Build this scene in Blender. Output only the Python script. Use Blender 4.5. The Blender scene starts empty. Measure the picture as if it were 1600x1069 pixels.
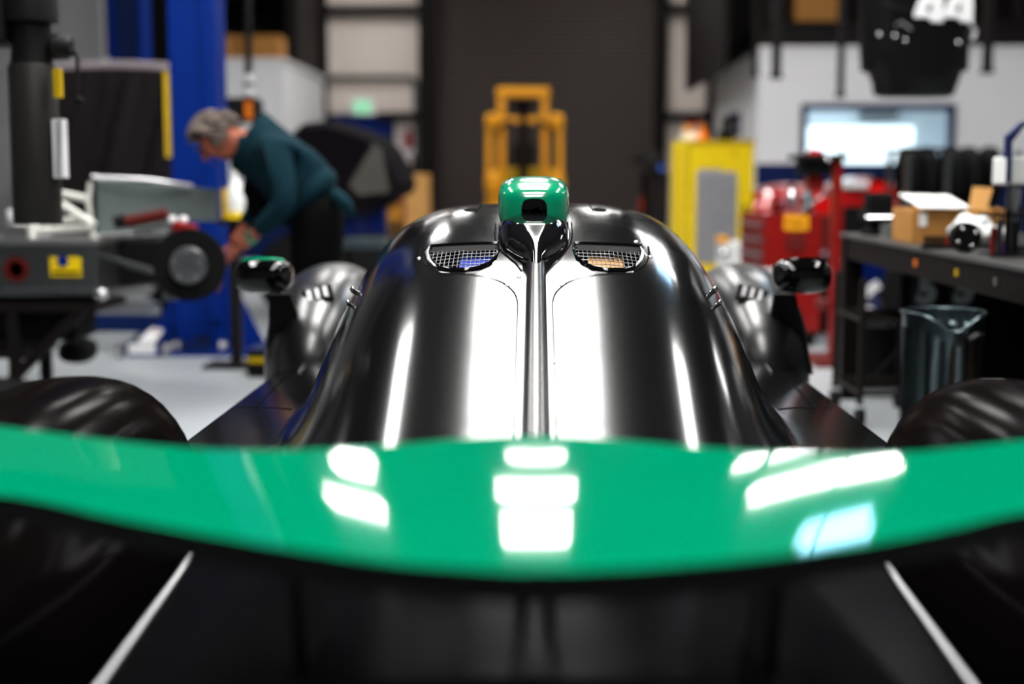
import bpy, bmesh, math, random
from mathutils import Vector, Matrix, Euler
random.seed(4)
PI = math.pi
C = bpy.context.scene.collection
S = bpy.context.scene

# ------------------------------------------------------------------ camera, world, exposure
FPX = 50.0 / 36.0 * 1600
CAM = Vector((0, 0, 1.08))
TILT, YAW = math.radians(6.661), math.radians(0.973)
cd = bpy.data.cameras.new('camera'); cam = bpy.data.objects.new('camera', cd); C.objects.link(cam)
cd.lens = 50; cd.sensor_width = 36; cd.clip_start = 0.02; cd.clip_end = 200
cam.location = CAM; cam.rotation_euler = Euler((PI/2 - TILT, 0, YAW))
cd.dof.use_dof = True; cd.dof.focus_distance = 3.05; cd.dof.aperture_fstop = 1.5
S.camera = cam
ROT = cam.rotation_euler.to_matrix()
S.view_settings.view_transform = 'Standard'
S.view_settings.look = 'None'
S.view_settings.exposure = 0.0
S.view_settings.gamma = 1.0
S.view_settings.use_curve_mapping = False
S.cycles.use_denoising = True
S.cycles.max_bounces = 8
S.cycles.sample_clamp_indirect = 6
w = bpy.data.worlds.new('world'); S.world = w; w.use_nodes = True
w.node_tree.nodes['Background'].inputs[0].default_value = (.5, .6, .8, 1)
w.node_tree.nodes['Background'].inputs[1].default_value = 0.01

LAMP_Z = 4.7
LAMP_POWER = 27.0
# (x, y, length along x, width along y)
LAMPS = []
for yy, ww, ll in ((-.2,.85,1.2),(1.6,.85,1.2),(4.3,.95,1.1),(5.5,.95,1.1),(6.7,.95,1.1),(7.9,.95,1.1),(11.95,.62,1.0),(13.35,.70,.95),(14.95,.5,.5)):  # first two are added, out of view, to brighten wing and floor
    LAMPS.append((0.0, yy, ww, ll))
for yy in (4.1, 5.35, 6.6):
    LAMPS.append((-2.05, yy, .42, 1.25)); LAMPS.append((2.5, yy, .42, 1.25))
LAMPS.append((-1.65, 11.9, .5, .6)); LAMPS.append((-1.72, 13.3, .34, 1.0)); LAMPS.append((2.69, 12.0, 1.48, .6)); LAMPS.append((2.78, 13.2, 1.8, .3))
LAMPS.append((2.62, 10.5, .64, .6))  # added bluish panel, put in for the blue reflection on the wing
LAMPS.append((-2.6, 20.6, 1.1, .35)); LAMPS.append((1.3, 20.6, 1.1, .35))  # added pair that lifts the back wall
LAMPS.append((-1.4, 18.2, .45, 1.2)); LAMPS.append((1.05, 18.2, .45, 1.2))  # added pair that lights the side walls of both offices
LAMPS.append((6.8, 13.5, .9, .5)); LAMPS.append((-6.6, 15.2, 1.2, .7))  # added lamps, out of view, to brighten the office fronts
LAMPS.append((-6.0, 8.5, 1.2, .4)); LAMPS.append((6.0, 8.5, 1.2, .4))  # added outer pair giving the white walls more light

def P(px, py, d):
    v = ROT @ Vector((px - 800, -(py - 534.5), -FPX))
    return CAM + v * ((d - CAM.y) / v.y)
def PZ(px, py, z):
    v = ROT @ Vector((px - 800, -(py - 534.5), -FPX))
    return CAM + v * ((z - CAM.z) / v.z)

# ------------------------------------------------------------------ materials
MATS = {}
def mat(name, col, rough=.5, metal=0, var=.12, scale=8, bump=0, bscale=60, coat=0, emit=0, spec=.25, stretch=None):
    m = bpy.data.materials.new(name); m.use_nodes = True
    nt = m.node_tree; N = nt.nodes; L = nt.links
    b = N['Principled BSDF']
    b.inputs['Roughness'].default_value = rough; b.inputs['Metallic'].default_value = metal
    b.inputs['Specular IOR Level'].default_value = spec
    if coat: b.inputs['Coat Weight'].default_value = coat; b.inputs['Coat Roughness'].default_value = .04
    tc = N.new('ShaderNodeTexCoord'); src = tc.outputs['Object']
    if stretch:
        mp = N.new('ShaderNodeMapping'); mp.inputs['Scale'].default_value = stretch
        L.new(src, mp.inputs['Vector']); src = mp.outputs['Vector']
    nz = N.new('ShaderNodeTexNoise'); nz.inputs['Scale'].default_value = scale; nz.inputs['Detail'].default_value = 4
    L.new(src, nz.inputs['Vector'])
    mx = N.new('ShaderNodeMix'); mx.data_type = 'RGBA'
    mx.inputs[6].default_value = tuple(c*(1-var) for c in col) + (1,)
    mx.inputs[7].default_value = tuple(min(1, c*(1+var)) for c in col) + (1,)
    L.new(nz.outputs['Fac'], mx.inputs[0]); L.new(mx.outputs[2], b.inputs['Base Color'])
    if bump:
        n2 = N.new('ShaderNodeTexNoise'); n2.inputs['Scale'].default_value = bscale; L.new(src, n2.inputs['Vector'])
        bp = N.new('ShaderNodeBump'); bp.inputs['Strength'].default_value = bump; bp.inputs['Distance'].default_value = .01
        L.new(n2.outputs['Fac'], bp.inputs['Height']); L.new(bp.outputs['Normal'], b.inputs['Normal'])
    if emit:
        b.inputs['Emission Color'].default_value = tuple(col) + (1,); b.inputs['Emission Strength'].default_value = emit
    MATS[name] = m
    return m
M = {}
def mk(k, *a, **kw): M[k] = mat(k, *a, **kw)
mk('satin_black', (.004,.004,.0045), .125, spec=.85, var=.2, scale=3)
mk('satin_dark', (.004,.003,.003), .33, spec=0, coat=.10)
mk('nose_black', (.004,.004,.004), .25, spec=.2)
mk('gloss_black', (.006,.006,.007), .06, coat=.6)
mk('matte_black', (.004,.004,.004), .7, spec=.12)
mk('rubber', (.006,.006,.006), .75, spec=.12, bump=.2)
mk('gap', (.001,.001,.001), .9, spec=.05)
mk('green_gloss', (.0,.31,.145), .40, coat=1, var=.05, spec=0)
mk('green_deep', (.0,.36,.17), .2, coat=1, var=.05)
mk('silver_satin', (.55,.55,.56), .32, metal=1)
mk('chrome', (.8,.8,.82), .12, metal=1)
mk('alu', (.17,.175,.18), .38, metal=1, bump=.05, scale=20)
mk('white_tube', (.72,.72,.66), .35)
mk('grey_paint', (.10,.10,.095), .45)
mk('dark_grey', (.007,.007,.007), .5, spec=.15)
mk('panel_grey', (.34,.34,.36), .5)
mk('numeral_grey', (.22,.25,.26), .6)
mk('mirror_black', (.002,.002,.002), .05, spec=.35)
mk('satin_fender', (.004,.004,.0045), .29, spec=1.0)
mk('tail_satin', (.003,.003,.0035), .40, spec=0, coat=.05)
mk('machine_grey', (.019,.018,.016), .45, spec=.2)
mk('blue_paint', (.001,.018,.17), .45, spec=.1)
mk('blue_dark', (.001,.010,.07), .4, spec=.2)
mk('navy_gloss', (.002,.008,.07), .12, coat=.6)
mk('yellow_paint', (1.0,.66,.0), .55)
mk('yellow_dark', (.55,.36,.0), .5)
mk('orange_yellow', (.85,.36,.01), .4)
mk('orange', (.85,.20,.01), .5)
mk('red_paint', (.22,.005,.004), .35, coat=.3)
mk('red_gloss', (.48,.005,.004), .15, coat=1)
mk('dark_red', (.10,.006,.004), .5)
mk('white_paint', (.78,.78,.79), .45)
mk('white_wall', (.84,.84,.86), .6, var=.03, scale=2)
mk('grey_wall', (.34,.34,.35), .7, var=.05)
mk('beige_wall', (.80,.71,.65), .6, var=.08, stretch=(30,1,.6))
mk('door_brown', (.085,.068,.062), .45, var=.12, stretch=(.5,1,40))
mk('steel_dark', (.008,.006,.0055), .6, spec=.15)
mk('steel_brown', (.006,.004,.0035), .5, spec=.05)
mk('bench_grey', (.045,.043,.042), .4, spec=.3)
mk('concrete', (.36,.385,.40), .33, var=.28, scale=1.7, bump=.05, bscale=25)
mk('ceiling_dark', (.004,.004,.004), .9, spec=.05)
mk('card', (.42,.19,.045), .8, var=.1)
mk('card_light', (.62,.32,.10), .8)
mk('wood', (.24,.11,.045), .6, stretch=(1,1,12))
mk('paper', (.85,.85,.82), .7)
mk('plastic_white', (.80,.82,.80), .3)
mk('galv', (.12,.16,.175), .33, metal=1, var=.4, scale=18, bump=.1)
mk('cover_cloth', (.013,.0095,.0105), .6, bump=.2, bscale=9, var=.2, spec=.12)
mk('cover_top', (.42,.36,.38), .8)
mk('cover_dark', (.004,.003,.004), .85, spec=.04, bump=.3)
mk('cover_grey', (.06,.056,.048), .8)
mk('sweater', (.002,.018,.027), .85, spec=.1, bump=.3, bscale=120)
mk('trouser', (.002,.002,.0022), .9, spec=.03)
mk('skin', (.31,.085,.045), .5, var=.12)
mk('hair', (.16,.125,.105), .7, var=.75, scale=26)
mk('eye', (.02,.02,.02), .1)
mk('glass_green', (.17,.205,.20), .15, metal=.3)
mk('vent_blue', (.02,.05,.5), .7)
mk('vent_tan', (.70,.36,.12), .7)
mk('purple', (.10,.03,.18), .5)
def emis(k, col, s):
    m = bpy.data.materials.new(k); m.use_nodes = True; nt = m.node_tree
    nt.nodes.remove(nt.nodes['Principled BSDF'])
    e = nt.nodes.new('ShaderNodeEmission'); e.inputs[0].default_value = tuple(col)+(1,); e.inputs[1].default_value = s
    nt.links.new(e.outputs[0], nt.nodes['Material Output'].inputs[0]); M[k] = m
emis('lamp', (1,.985,.96), LAMP_POWER)
emis('exit_face', (.45,1,.62), .9)
emis('lit_screen', (.93,.97,1), 2.6)
# carbon weave
def carbon():
    m = mat('carbon', (.012,.012,.012), .25, coat=.5); nt = m.node_tree
    b = nt.nodes['Principled BSDF']; ck = nt.nodes.new('ShaderNodeTexChecker'); tc = nt.nodes.new('ShaderNodeTexCoord')
    mp = nt.nodes.new('ShaderNodeMapping'); mp.inputs['Rotation'].default_value = (0, PI/4, 0)
    nt.links.new(tc.outputs['Object'], mp.inputs[0]); nt.links.new(mp.outputs[0], ck.inputs[0])
    ck.inputs[1].default_value = (.004,.004,.004,1); ck.inputs[2].default_value = (.035,.032,.032,1); ck.inputs[3].default_value = 260
    nt.links.new(ck.outputs[0], b.inputs['Base Color']); M['carbon'] = m
carbon()
M['tail_satin'].node_tree.nodes['Principled BSDF'].inputs['Coat Roughness'].default_value = .22
M['satin_dark'].node_tree.nodes['Principled BSDF'].inputs['Coat Roughness'].default_value = .16
def glassmat():
    m = bpy.data.materials.new('window_glass'); m.use_nodes = True; nt = m.node_tree
    nt.nodes.remove(nt.nodes['Principled BSDF'])
    t = nt.nodes.new('ShaderNodeBsdfTransparent'); t.inputs[0].default_value = (.86,.94,.97,1)
    g = nt.nodes.new('ShaderNodeBsdfGlossy'); g.inputs['Roughness'].default_value = .03
    f = nt.nodes.new('ShaderNodeFresnel'); f.inputs[0].default_value = 1.45
    x = nt.nodes.new('ShaderNodeMixShader')
    nt.links.new(f.outputs[0], x.inputs[0]); nt.links.new(t.outputs[0], x.inputs[1]); nt.links.new(g.outputs[0], x.inputs[2])
    nt.links.new(x.outputs[0], nt.nodes['Material Output'].inputs[0]); M['window_glass'] = m
glassmat()
def dirt(mt, lo, hi):   # patchy gloss on the concrete floor
    nt = mt.node_tree; nz = nt.nodes.new('ShaderNodeTexNoise'); nz.inputs['Scale'].default_value = 2.5
    mr = nt.nodes.new('ShaderNodeMapRange'); mr.inputs[3].default_value = lo; mr.inputs[4].default_value = hi
    nt.links.new(nz.outputs['Fac'], mr.inputs[0]); nt.links.new(mr.outputs[0], nt.nodes['Principled BSDF'].inputs['Roughness'])
dirt(M['concrete'], .22, .5)

# ------------------------------------------------------------------ mesh helpers
def V(*a): return Vector(a)
class MB:
    def __init__(s): s.bm = bmesh.new()
    def box(s, c, size, rot=None, bev=0):
        c = Vector(c)
        g = bmesh.ops.create_cube(s.bm, size=1)['verts']
        mtx = Matrix.Translation(c) @ (rot.to_matrix().to_4x4() if rot else Matrix()) @ Matrix.Diagonal((size[0], size[1], size[2], 1))
        bmesh.ops.transform(s.bm, matrix=mtx, verts=g)
        if bev:
            es = list({e for v in g for e in v.link_edges})
            bmesh.ops.bevel(s.bm, geom=es, offset=bev, segments=2, affect='EDGES', profile=.5)
        return s
    def bb(s, x0, x1, y0, y1, z0, z1, bev=0):
        return s.box(((x0+x1)/2, (y0+y1)/2, (z0+z1)/2), (abs(x1-x0), abs(y1-y0), abs(z1-z0)), None, bev)
    def cyl(s, a, b, r, r2=None, seg=20):
        a, b = Vector(a), Vector(b); d = b - a
        q = d.to_track_quat('Z', 'Y').to_matrix().to_4x4()
        bmesh.ops.create_cone(s.bm, cap_ends=True, segments=seg, radius1=r, radius2=r if r2 is None else r2, depth=d.length,
                              matrix=Matrix.Translation((a+b)/2) @ q)
        return s
    def tube(s, pts, r, seg=10):
        pts = [Vector(p) for p in pts]; rings = []
        n = len(pts); up = None
        for i, p in enumerate(pts):
            t = (pts[min(i+1, n-1)] - pts[max(i-1, 0)]).normalized()
            if up is None:
                up = V(0,0,1) if abs(t.z) < .9 else V(1,0,0)
            x = up.cross(t).normalized(); y = t.cross(x).normalized(); up = y
            rr = r[i] if isinstance(r, (list, tuple)) else r
            rings.append([s.bm.verts.new(p + (x*math.cos(2*PI*k/seg) + y*math.sin(2*PI*k/seg))*rr) for k in range(seg)])
        for a, b in zip(rings, rings[1:]):
            for k in range(seg): s.bm.faces.new((a[k], a[(k+1)%seg], b[(k+1)%seg], b[k]))
        s.bm.faces.new(rings[0][::-1]); s.bm.faces.new(rings[-1])
        return s
    def lathe(s, c, axis, prof, seg=28):      # prof: list of (radius, distance along axis)
        c = Vector(c); q = Vector(axis).to_track_quat('Z', 'Y').to_matrix()
        rings = []
        for r, h in prof:
            rings.append([s.bm.verts.new(c + q @ V(r*math.cos(2*PI*k/seg), r*math.sin(2*PI*k/seg), h)) for k in range(seg)])
        for a, b in zip(rings, rings[1:]):
            for k in range(seg): s.bm.faces.new((a[k], a[(k+1)%seg], b[(k+1)%seg], b[k]))
        s.bm.faces.new(rings[0][::-1]); s.bm.faces.new(rings[-1])
        return s
    def loft(s, rings, cap=True, close=True):
        rs = [[s.bm.verts.new(Vector(p)) for p in r] for r in rings]
        for a, b in zip(rs, rs[1:]):
            n = len(a)
            for k in range(n if close else n-1): s.bm.faces.new((a[k], a[(k+1)%n], b[(k+1)%n], b[k]))
        if cap: s.bm.faces.new(rs[0][::-1]); s.bm.faces.new(rs[-1])
        return s
    def prism(s, pts, off):                   # polygon pts (3-D) swept by off
        off = Vector(off)
        return s.loft([[Vector(p) for p in pts], [Vector(p)+off for p in pts]])
    def ell(s, c, r, seg=20, rings=12, rot=None, power=1.0):
        g = bmesh.ops.create_uvsphere(s.bm, u_segments=seg, v_segments=rings, radius=1)['verts']
        if power != 1.0:
            for v in g:
                v.co = Vector([math.copysign(abs(k)**power, k) for k in v.co])
        m = Matrix.Translation(Vector(c)) @ (rot.to_4x4() if rot else Matrix()) @ Matrix.Diagonal((r[0], r[1], r[2], 1))
        bmesh.ops.transform(s.bm, matrix=m, verts=g)
        return s
    def grid(s, rows):
        rs = [[s.bm.verts.new(p) for p in r] for r in rows]
        for a, b in zip(rs, rs[1:]):
            for k in range(len(a)-1): s.bm.faces.new((a[k], a[k+1], b[k+1], b[k]))
        return s
    def build(s, name, m, parent=None, smooth=False, recalc=True):
        bm = s.bm
        if recalc: bmesh.ops.recalc_face_normals(bm, faces=bm.faces[:])
        if parent is not None:
            base = Vector(parent.get('_w', (0,0,0)))
        else:
            xs = [v.co for v in bm.verts]
            base = V((min(p.x for p in xs)+max(p.x for p in xs))/2, (min(p.y for p in xs)+max(p.y for p in xs))/2, min(p.z for p in xs))
        bmesh.ops.translate(bm, verts=bm.verts[:], vec=-base)
        me = bpy.data.meshes.new(name); bm.to_mesh(me); bm.free()
        o = bpy.data.objects.new(name, me); C.objects.link(o)
        me.materials.append(M[m] if isinstance(m, str) else m)
        if smooth:
            me.shade_smooth()
            if smooth != 2: me.set_sharp_from_angle(angle=math.radians(38))
        if parent is not None:
            o.parent = parent
        else: o.location = base
        o['_w'] = tuple(base)
        return o
def thing(name, label, cat, loc, group=None):
    o = bpy.data.objects.new(name, None); C.objects.link(o); o.location = loc; o.empty_display_size = .05
    o['_w'] = tuple(loc); o['label'] = label; o['category'] = cat
    if group: o['group'] = group
    return o
def tag(o, label, cat, group=None):
    o['label'] = label; o['category'] = cat
    if group: o['group'] = group
    return o
def struct(o):
    o['kind'] = 'structure'; return o
def lab(o, s): o['label'] = s; return o
def baked(o):                       # apply modifiers of a mesh object
    dg = bpy.context.evaluated_depsgraph_get()
    me = bpy.data.meshes.new_from_object(o.evaluated_get(dg)); o.modifiers.clear(); o.data = me
    return o
def cut(o, cutter):
    md = o.modifiers.new('b', 'BOOLEAN'); md.operation = 'DIFFERENCE'; md.object = cutter; md.solver = 'EXACT'
    bpy.context.view_layer.update(); baked(o)
    bpy.data.objects.remove(cutter)
    return o
def text(name, s, m, parent, origin, right, up, h, shear=0, thick=.004, bold=0):
    cu = bpy.data.curves.new(name, 'FONT'); cu.body = s; cu.size = h/.72; cu.shear = shear; cu.extrude = thick; cu.offset = bold
    t = bpy.data.objects.new(name, cu); C.objects.link(t)
    right, up = Vector(right).normalized(), Vector(up).normalized(); nrm = right.cross(up)
    bpy.context.view_layer.update()
    me = bpy.data.meshes.new_from_object(t.evaluated_get(bpy.context.evaluated_depsgraph_get()))
    bpy.data.objects.remove(t)
    base = Vector(parent.get('_w', (0,0,0))); origin = Vector(origin)
    for v in me.vertices:
        v.co = origin + right*v.co.x + up*v.co.y + nrm*v.co.z - base
    me.materials.clear(); me.materials.append(M[m])
    o = bpy.data.objects.new(name, me); C.objects.link(o); o.parent = parent; o['_w'] = tuple(base)
    return o
def lerp(tab, x):
    if x <= tab[0][0]: return tab[0][1]
    for (a, b), (c, d) in zip(tab, tab[1:]):
        if x <= c: return b + (d-b)*(x-a)/(c-a)
    return tab[-1][1]
def spl(tab, x):                    # monotone-ish cubic through table
    n = len(tab)
    if x <= tab[0][0]: return tab[0][1]
    if x >= tab[-1][0]: return tab[-1][1]
    for i in range(n-1):
        if x <= tab[i+1][0]: break
    x0, y0 = tab[i]; x1, y1 = tab[i+1]; h = x1-x0
    def sl(j):
        if j <= 0: return (tab[1][1]-tab[0][1])/(tab[1][0]-tab[0][0])
        if j >= n-1: return (tab[-1][1]-tab[-2][1])/(tab[-1][0]-tab[-2][0])
        return (tab[j+1][1]-tab[j-1][1])/(tab[j+1][0]-tab[j-1][0])
    t = (x-x0)/h; m0, m1 = sl(i)*h, sl(i+1)*h
    return (2*t**3-3*t*t+1)*y0 + (t**3-2*t*t+t)*m0 + (-2*t**3+3*t*t)*y1 + (t**3-t*t)*m1
def sstep(a, b, x):
    t = min(1, max(0, (x-a)/(b-a))); return t*t*(3-2*t)

# ================================================================== setting
BACK = 22.5
fl = struct(MB().bb(-9, 9, -6, 24, -.1, 0).build('floor', 'concrete'))
struct(MB().bb(-9, 9, -6, 24, 6.0, 6.1).build('ceiling', 'ceiling_dark'))
struct(MB().bb(-9.1, -9, -6, 24, 0, 6).build('wall_left', 'grey_wall'))
struct(MB().bb(9, 9.1, -6, 24, 0, 6).build('wall_right', 'grey_wall'))
struct(MB().bb(-9, 9, -6.1, -6, 0, 6).build('wall_front', 'grey_wall'))
def X(px, d): return P(px, 275, d).x
def Z(py, d): return P(838, py, d).z
# back wall of ribbed sheet, split by the door opening
dx0, dx1 = X(679, BACK), X(1026, BACK)
wb = thing('wall_back', '', '', (0, BACK, 0)); del wb['label'], wb['category']; struct(wb)
for xa, xb in ((-9, dx0), (dx1, 9)):
    k = MB(); n = int((xb-xa)/.1); row = []
    for i in range(n):
        x = xa + (xb-xa)*i/n; st = (xb-xa)/n
        row += [(x, 0), (x+st*.6, 0), (x+st*.7, -.02), (x+st*.9, -.02)]
    row.append((xb, 0))
    k.grid([[V(x, BACK+y, z) for x, y in row] for z in (0, 6)])
    k.build('wall_panel', 'beige_wall', wb)
MB().bb(dx0, dx1, BACK, BACK+.1, 5.2, 6).build('wall_panel', 'beige_wall', wb)
# columns and girts
def beam(name, x0, x1, y0, y1, z0, z1, m='steel_dark'):
    return struct(MB().bb(x0, x1, y0, y1, z0, z1).build(name, m))
for i, (a, b) in enumerate(((655, 684), (1022, 1040), (470, 512), (1104, 1150))):
    k = MB(); x0, x1 = X(a, BACK-.3), X(b, BACK-.3); y = BACK-.3
    k.bb(x0, x1, y, y+.03, 0, 6).bb(x0, x1, y+.22, y+.25, 0, 6).bb((x0+x1)/2-.02, (x0+x1)/2+.02, y, y+.25, 0, 6)
    struct(k.build('column_%d' % (i+1), 'steel_dark'))
for i, (a, b, py) in enumerate(((512, 660, 13), (590, 660, 180), (1036, 1110, 180), (1036, 1110, 12))):
    z = Z(py, BACK-.2)
    k = MB(); x0, x1 = X(a, BACK-.2), X(b, BACK-.2)
    k.bb(x0, x1, BACK-.2, BACK-.02, z-.01, z+.05).bb(x0, x1, BACK-.2, BACK-.17, z-.09, z+.05)
    struct(k.build('beam_%d' % (i+1), 'steel_dark'))
# roller door: interlocked slats
rd = thing('roller_door', 'large dark brown roll-up door of narrow horizontal slats in the back wall', 'door', ((dx0+dx1)/2, BACK, 0))
k = MB(); pr = []
n = 74
for i in range(n):
    z = i*5.2/n; h = 5.2/n
    pr += [(0, z), (-.006, z+h*.12), (-.048, z+h*.45), (-.044, z+h*.6), (-.004, z+h*.9)]
k.grid([[V(x, BACK-.03+y, z) for y, z in pr] for x in (dx0, dx1)])
so = k.build('slat_curtain', 'door_brown', rd); so['kind'] = 'stuff'
for x in (dx0-.05, dx1+.05):
    MB().bb(x-.05, x+.05, BACK-.09, BACK+.02, 0, 5.3).build('guide_rail', 'steel_dark', rd)
MB().bb(dx0, dx1, BACK-.08, BACK, 0, .08).build('bottom_bar', 'steel_dark', rd)
# blue man door with frame
a, b = X(522, BACK), X(612, BACK); zt = Z(184, BACK)
d1 = thing('door_1', '', '', ((a+b)/2, BACK, 0)); del d1['label'], d1['category']; struct(d1)
MB().bb(a, b, BACK-.06, BACK-.01, 0, zt).build('door_leaf', 'blue_paint', d1)
k = MB().bb(a-.06, a, BACK-.1, BACK, 0, zt+.06).bb(b, b+.06, BACK-.1, BACK, 0, zt+.06).bb(a-.06, b+.06, BACK-.1, BACK, zt, zt+.06)
k.build('door_frame', 'blue_dark', d1)
MB().cyl((b-.1, BACK-.06, 1.0), (b-.1, BACK-.14, 1.0), .03).bb(b-.2, b-.08, BACK-.15, BACK-.12, .98, 1.02).build('handle', 'chrome', d1)
# conduit on the wall
zc_ = Z(121, BACK-.1)
k = MB().tube([(X(512, 22.4), 22.4, zc_), (X(640, 22.4), 22.4, zc_), (X(648, 22.4), 22.4, zc_-.02), (X(651, 22.4), 22.4, zc_-.1), (X(651, 22.4), 22.4, .3)], .045)
tag(k.build('conduit_pipe', 'grey_paint'), 'grey conduit pipe bent down the beige back wall beside the exit sign', 'pipe')
# exit sign
ex = thing('exit_sign', 'green lit exit sign mounted above the blue door', 'sign', P(567, 180, 22.35))
c = P(567, 167, 22.3)
MB().box(c, (.36, .07, .25), bev=.01).build('sign_box', 'white_paint', ex)
MB().box(c+V(0,-.045,0), (.27, .012, .19)).build('sign_face', 'exit_face', ex)
text('lettering', 'EXIT', 'green_deep', ex, c+V(-.115,-.054,-.045), (1,0,0), (0,0,1), .09)
# red notice on the wall right of the door
nt_ = thing('wall_notice', 'red and white notice on the beige wall between blue door and column', 'sign', P(638, 240, 22.4))
MB().box(P(637, 222, 22.42), (.24, .02, .42)).build('board', 'white_paint', nt_)
MB().box(P(637, 218, 22.40), (.15, .012, .30)).build('print_area', 'red_paint', nt_)

# ---- left office block (white, cardboard on its roof)
LY0, LY1 = 18.6, BACK-.35
lx = X(445, LY0); lz = Z(96, LY0)
struct(MB().bb(-9, lx, LY0, LY1, 0, lz).build('partition_left_office', 'white_wall'))
struct(MB().bb(-9, lx+.03, LY0-.03, LY1, lz, lz+.05).build('trim_1', 'white_paint'))
struct(MB().bb(-9, lx+.012, LY0-.012, LY1-.2, 0, .75).build('baseboard_left', 'blue_dark'))
# dark rack storage above the left office
rk = thing('storage_rack', 'dark steel storage rack standing on the white office roof', 'rack', (lx-1.2, 20.4, lz+.05))
for x in (lx-2.4, lx-1.25, lx-.06):
    for y in (19.6, 21.2):
        MB().bb(x-.05, x+.05, y-.05, y+.05, lz+.05, 5.6).build('post', 'steel_dark', rk)
for z in (lz+1.0, lz+2.0):
    MB().bb(lx-2.45, lx, 19.55, 21.25, z, z+.06).build('shelf_deck', 'steel_dark', rk)
MB().bb(lx-5.5, lx+.05, 21.3, 21.36, lz+.05, 5.8).build('back_sheet', 'steel_dark', rk)
MB().bb(lx-.02, lx+.03, 19.6, 21.3, lz+.05, 5.8).build('side_sheet', 'steel_dark', rk)
def carton(name, c, size, label, m='card', rz=0, group=None, tape=True):
    t = thing(name, label, 'box', (c[0], c[1], c[2]-size[2]/2), group)
    R = Euler((0,0,rz))
    MB().box(c, size, R, .004).build('carton', m, t)
    if tape:
        MB().box(Vector(c)+V(0,0,size[2]/2+.002), (size[0]*1.0, .05, .003), R).build('tape', 'card_light', t)
    return t
for i, (a, b, py0, lb) in enumerate(((345, 381, 57, 'brown carton on the white office roof behind the hoist chain'), (386, 445, 57, 'wide brown carton on the white office roof beside the dark rack'))):
    xa, xb = X(a, 18.9), X(b, 18.9); zt = Z(py0, 18.9)
    carton('cardboard_box', ((xa+xb)/2, 18.95, (lz+.05+zt)/2), (xb-xa, .55, zt-lz-.05), lb, group='cartons on the office roof')

# ---- right office block with a lit window
RY0, RY1 = 17.0, 21.0
rx = X(1182, RY0); rz = Z(77, RY0)
wx0, wx1 = X(1249, RY0), X(1489, RY0); wz1, wz0 = Z(163, RY0), .98
of = thing('partition_right_office', '', '', (rx, RY0, 0)); del of['label'], of['category']; struct(of)
MB().bb(rx, wx0, RY0, RY0+.12, 0, rz).build('wall_panel', 'white_wall', of)
MB().bb(wx1, 9, RY0, RY0+.12, 0, rz).build('wall_panel', 'white_wall', of)
MB().bb(wx0, wx1, RY0, RY0+.12, wz1, rz).build('wall_panel', 'white_wall', of)
MB().bb(wx0, wx1, RY0, RY0+.12, 0, wz0).build('wall_panel', 'white_wall', of)
MB().bb(rx, rx+.12, RY0+.12, RY1, 0, rz).build('wall_panel', 'white_wall', of)
MB().bb(rx, 9, RY1, RY1+.12, 0, rz).build('wall_panel', 'white_wall', of)
MB().bb(rx, 9, RY0, RY1+.12, rz, rz+.08).build('office_roof', 'steel_dark', of)
MB().bb(rx-.01, 9, RY0-.03, RY0, rz-.06, rz+.03).build('top_trim', 'white_paint', of)
struct(MB().bb(rx-.012, 9, RY0-.012, RY0-.001, 0, Z(256, RY0)).build('baseboard_right', 'blue_dark'))
wi = thing('window_1', '', '', ((wx0+wx1)/2, RY0, wz0)); del wi['label'], wi['category']; struct(wi)
k = MB(); t_ = .075
k.bb(wx0, wx0+t_, RY0-.04, RY0+.08, wz0, wz1).bb(wx1-t_, wx1, RY0-.04, RY0+.08, wz0, wz1)
k.bb(wx0, wx1, RY0-.04, RY0+.08, wz1-t_, wz1).bb(wx0, wx1, RY0-.04, RY0+.08, wz0, wz0+t_)
k.build('window_frame', 'blue_dark', wi)
MB().bb(wx0+t_, wx1-t_, RY0+.02, RY0+.028, wz0+t_, wz1-t_).build('pane', 'window_glass', wi)
# inside: back-lit screen panel and a fixture
sc_ = thing('lit_display', 'large glowing white display panel inside the office window', 'screen', (X(1340, 19), 19, .6))
xa, xb = X(1250, 19), X(1424, 19)
MB().bb(xa-.04, xb+.04, 19.0, 19.06, .6, Z(195, 19)).build('screen_frame', 'white_paint', sc_)
MB().bb(xa, xb, 18.985, 18.998, .64, Z(199, 19)).build('screen_face', 'lit_screen', sc_)
for q in (xa+.25, xb-.25): MB().bb(q-.05, q+.05, 19, 19.1, 0, .6).build('stand_leg', 'steel_dark', sc_)
il = thing('office_ceiling_light', 'white ceiling panel lamp inside the lit office', 'lamp', ((wx0+wx1)/2, 18.6, rz-.1))
MB().bb(wx0+.1, wx1+.4, 17.9, 20.0, rz-.06, rz).build('housing', 'white_paint', il)
emis('office_lamp', (.8,.92,1), 9)
MB().bb(wx0+.15, wx1+.35, 17.95, 19.95, rz-.075, rz-.061).build('diffuser', 'office_lamp', il)
# cabinet seen in the office window
MB().bb(X(1342,20.8), X(1396,20.8), 20.6, 20.9, Z(185,20.8), Z(165,20.8)).build('wall_vent', 'grey_paint', of)
# small window in the side wall
sw = thing('window_2', '', '', (rx, 19, 1.5)); del sw['label'], sw['category']; struct(sw)
MB().bb(rx-.03, rx, 18.4, 19.6, Z(215, 19), Z(178, 19)).build('window_frame', 'blue_dark', sw)
MB().bb(rx-.036, rx-.03, 18.5, 19.5, Z(213, 19), Z(181, 19)).build('pane', 'gloss_black', sw)

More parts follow.
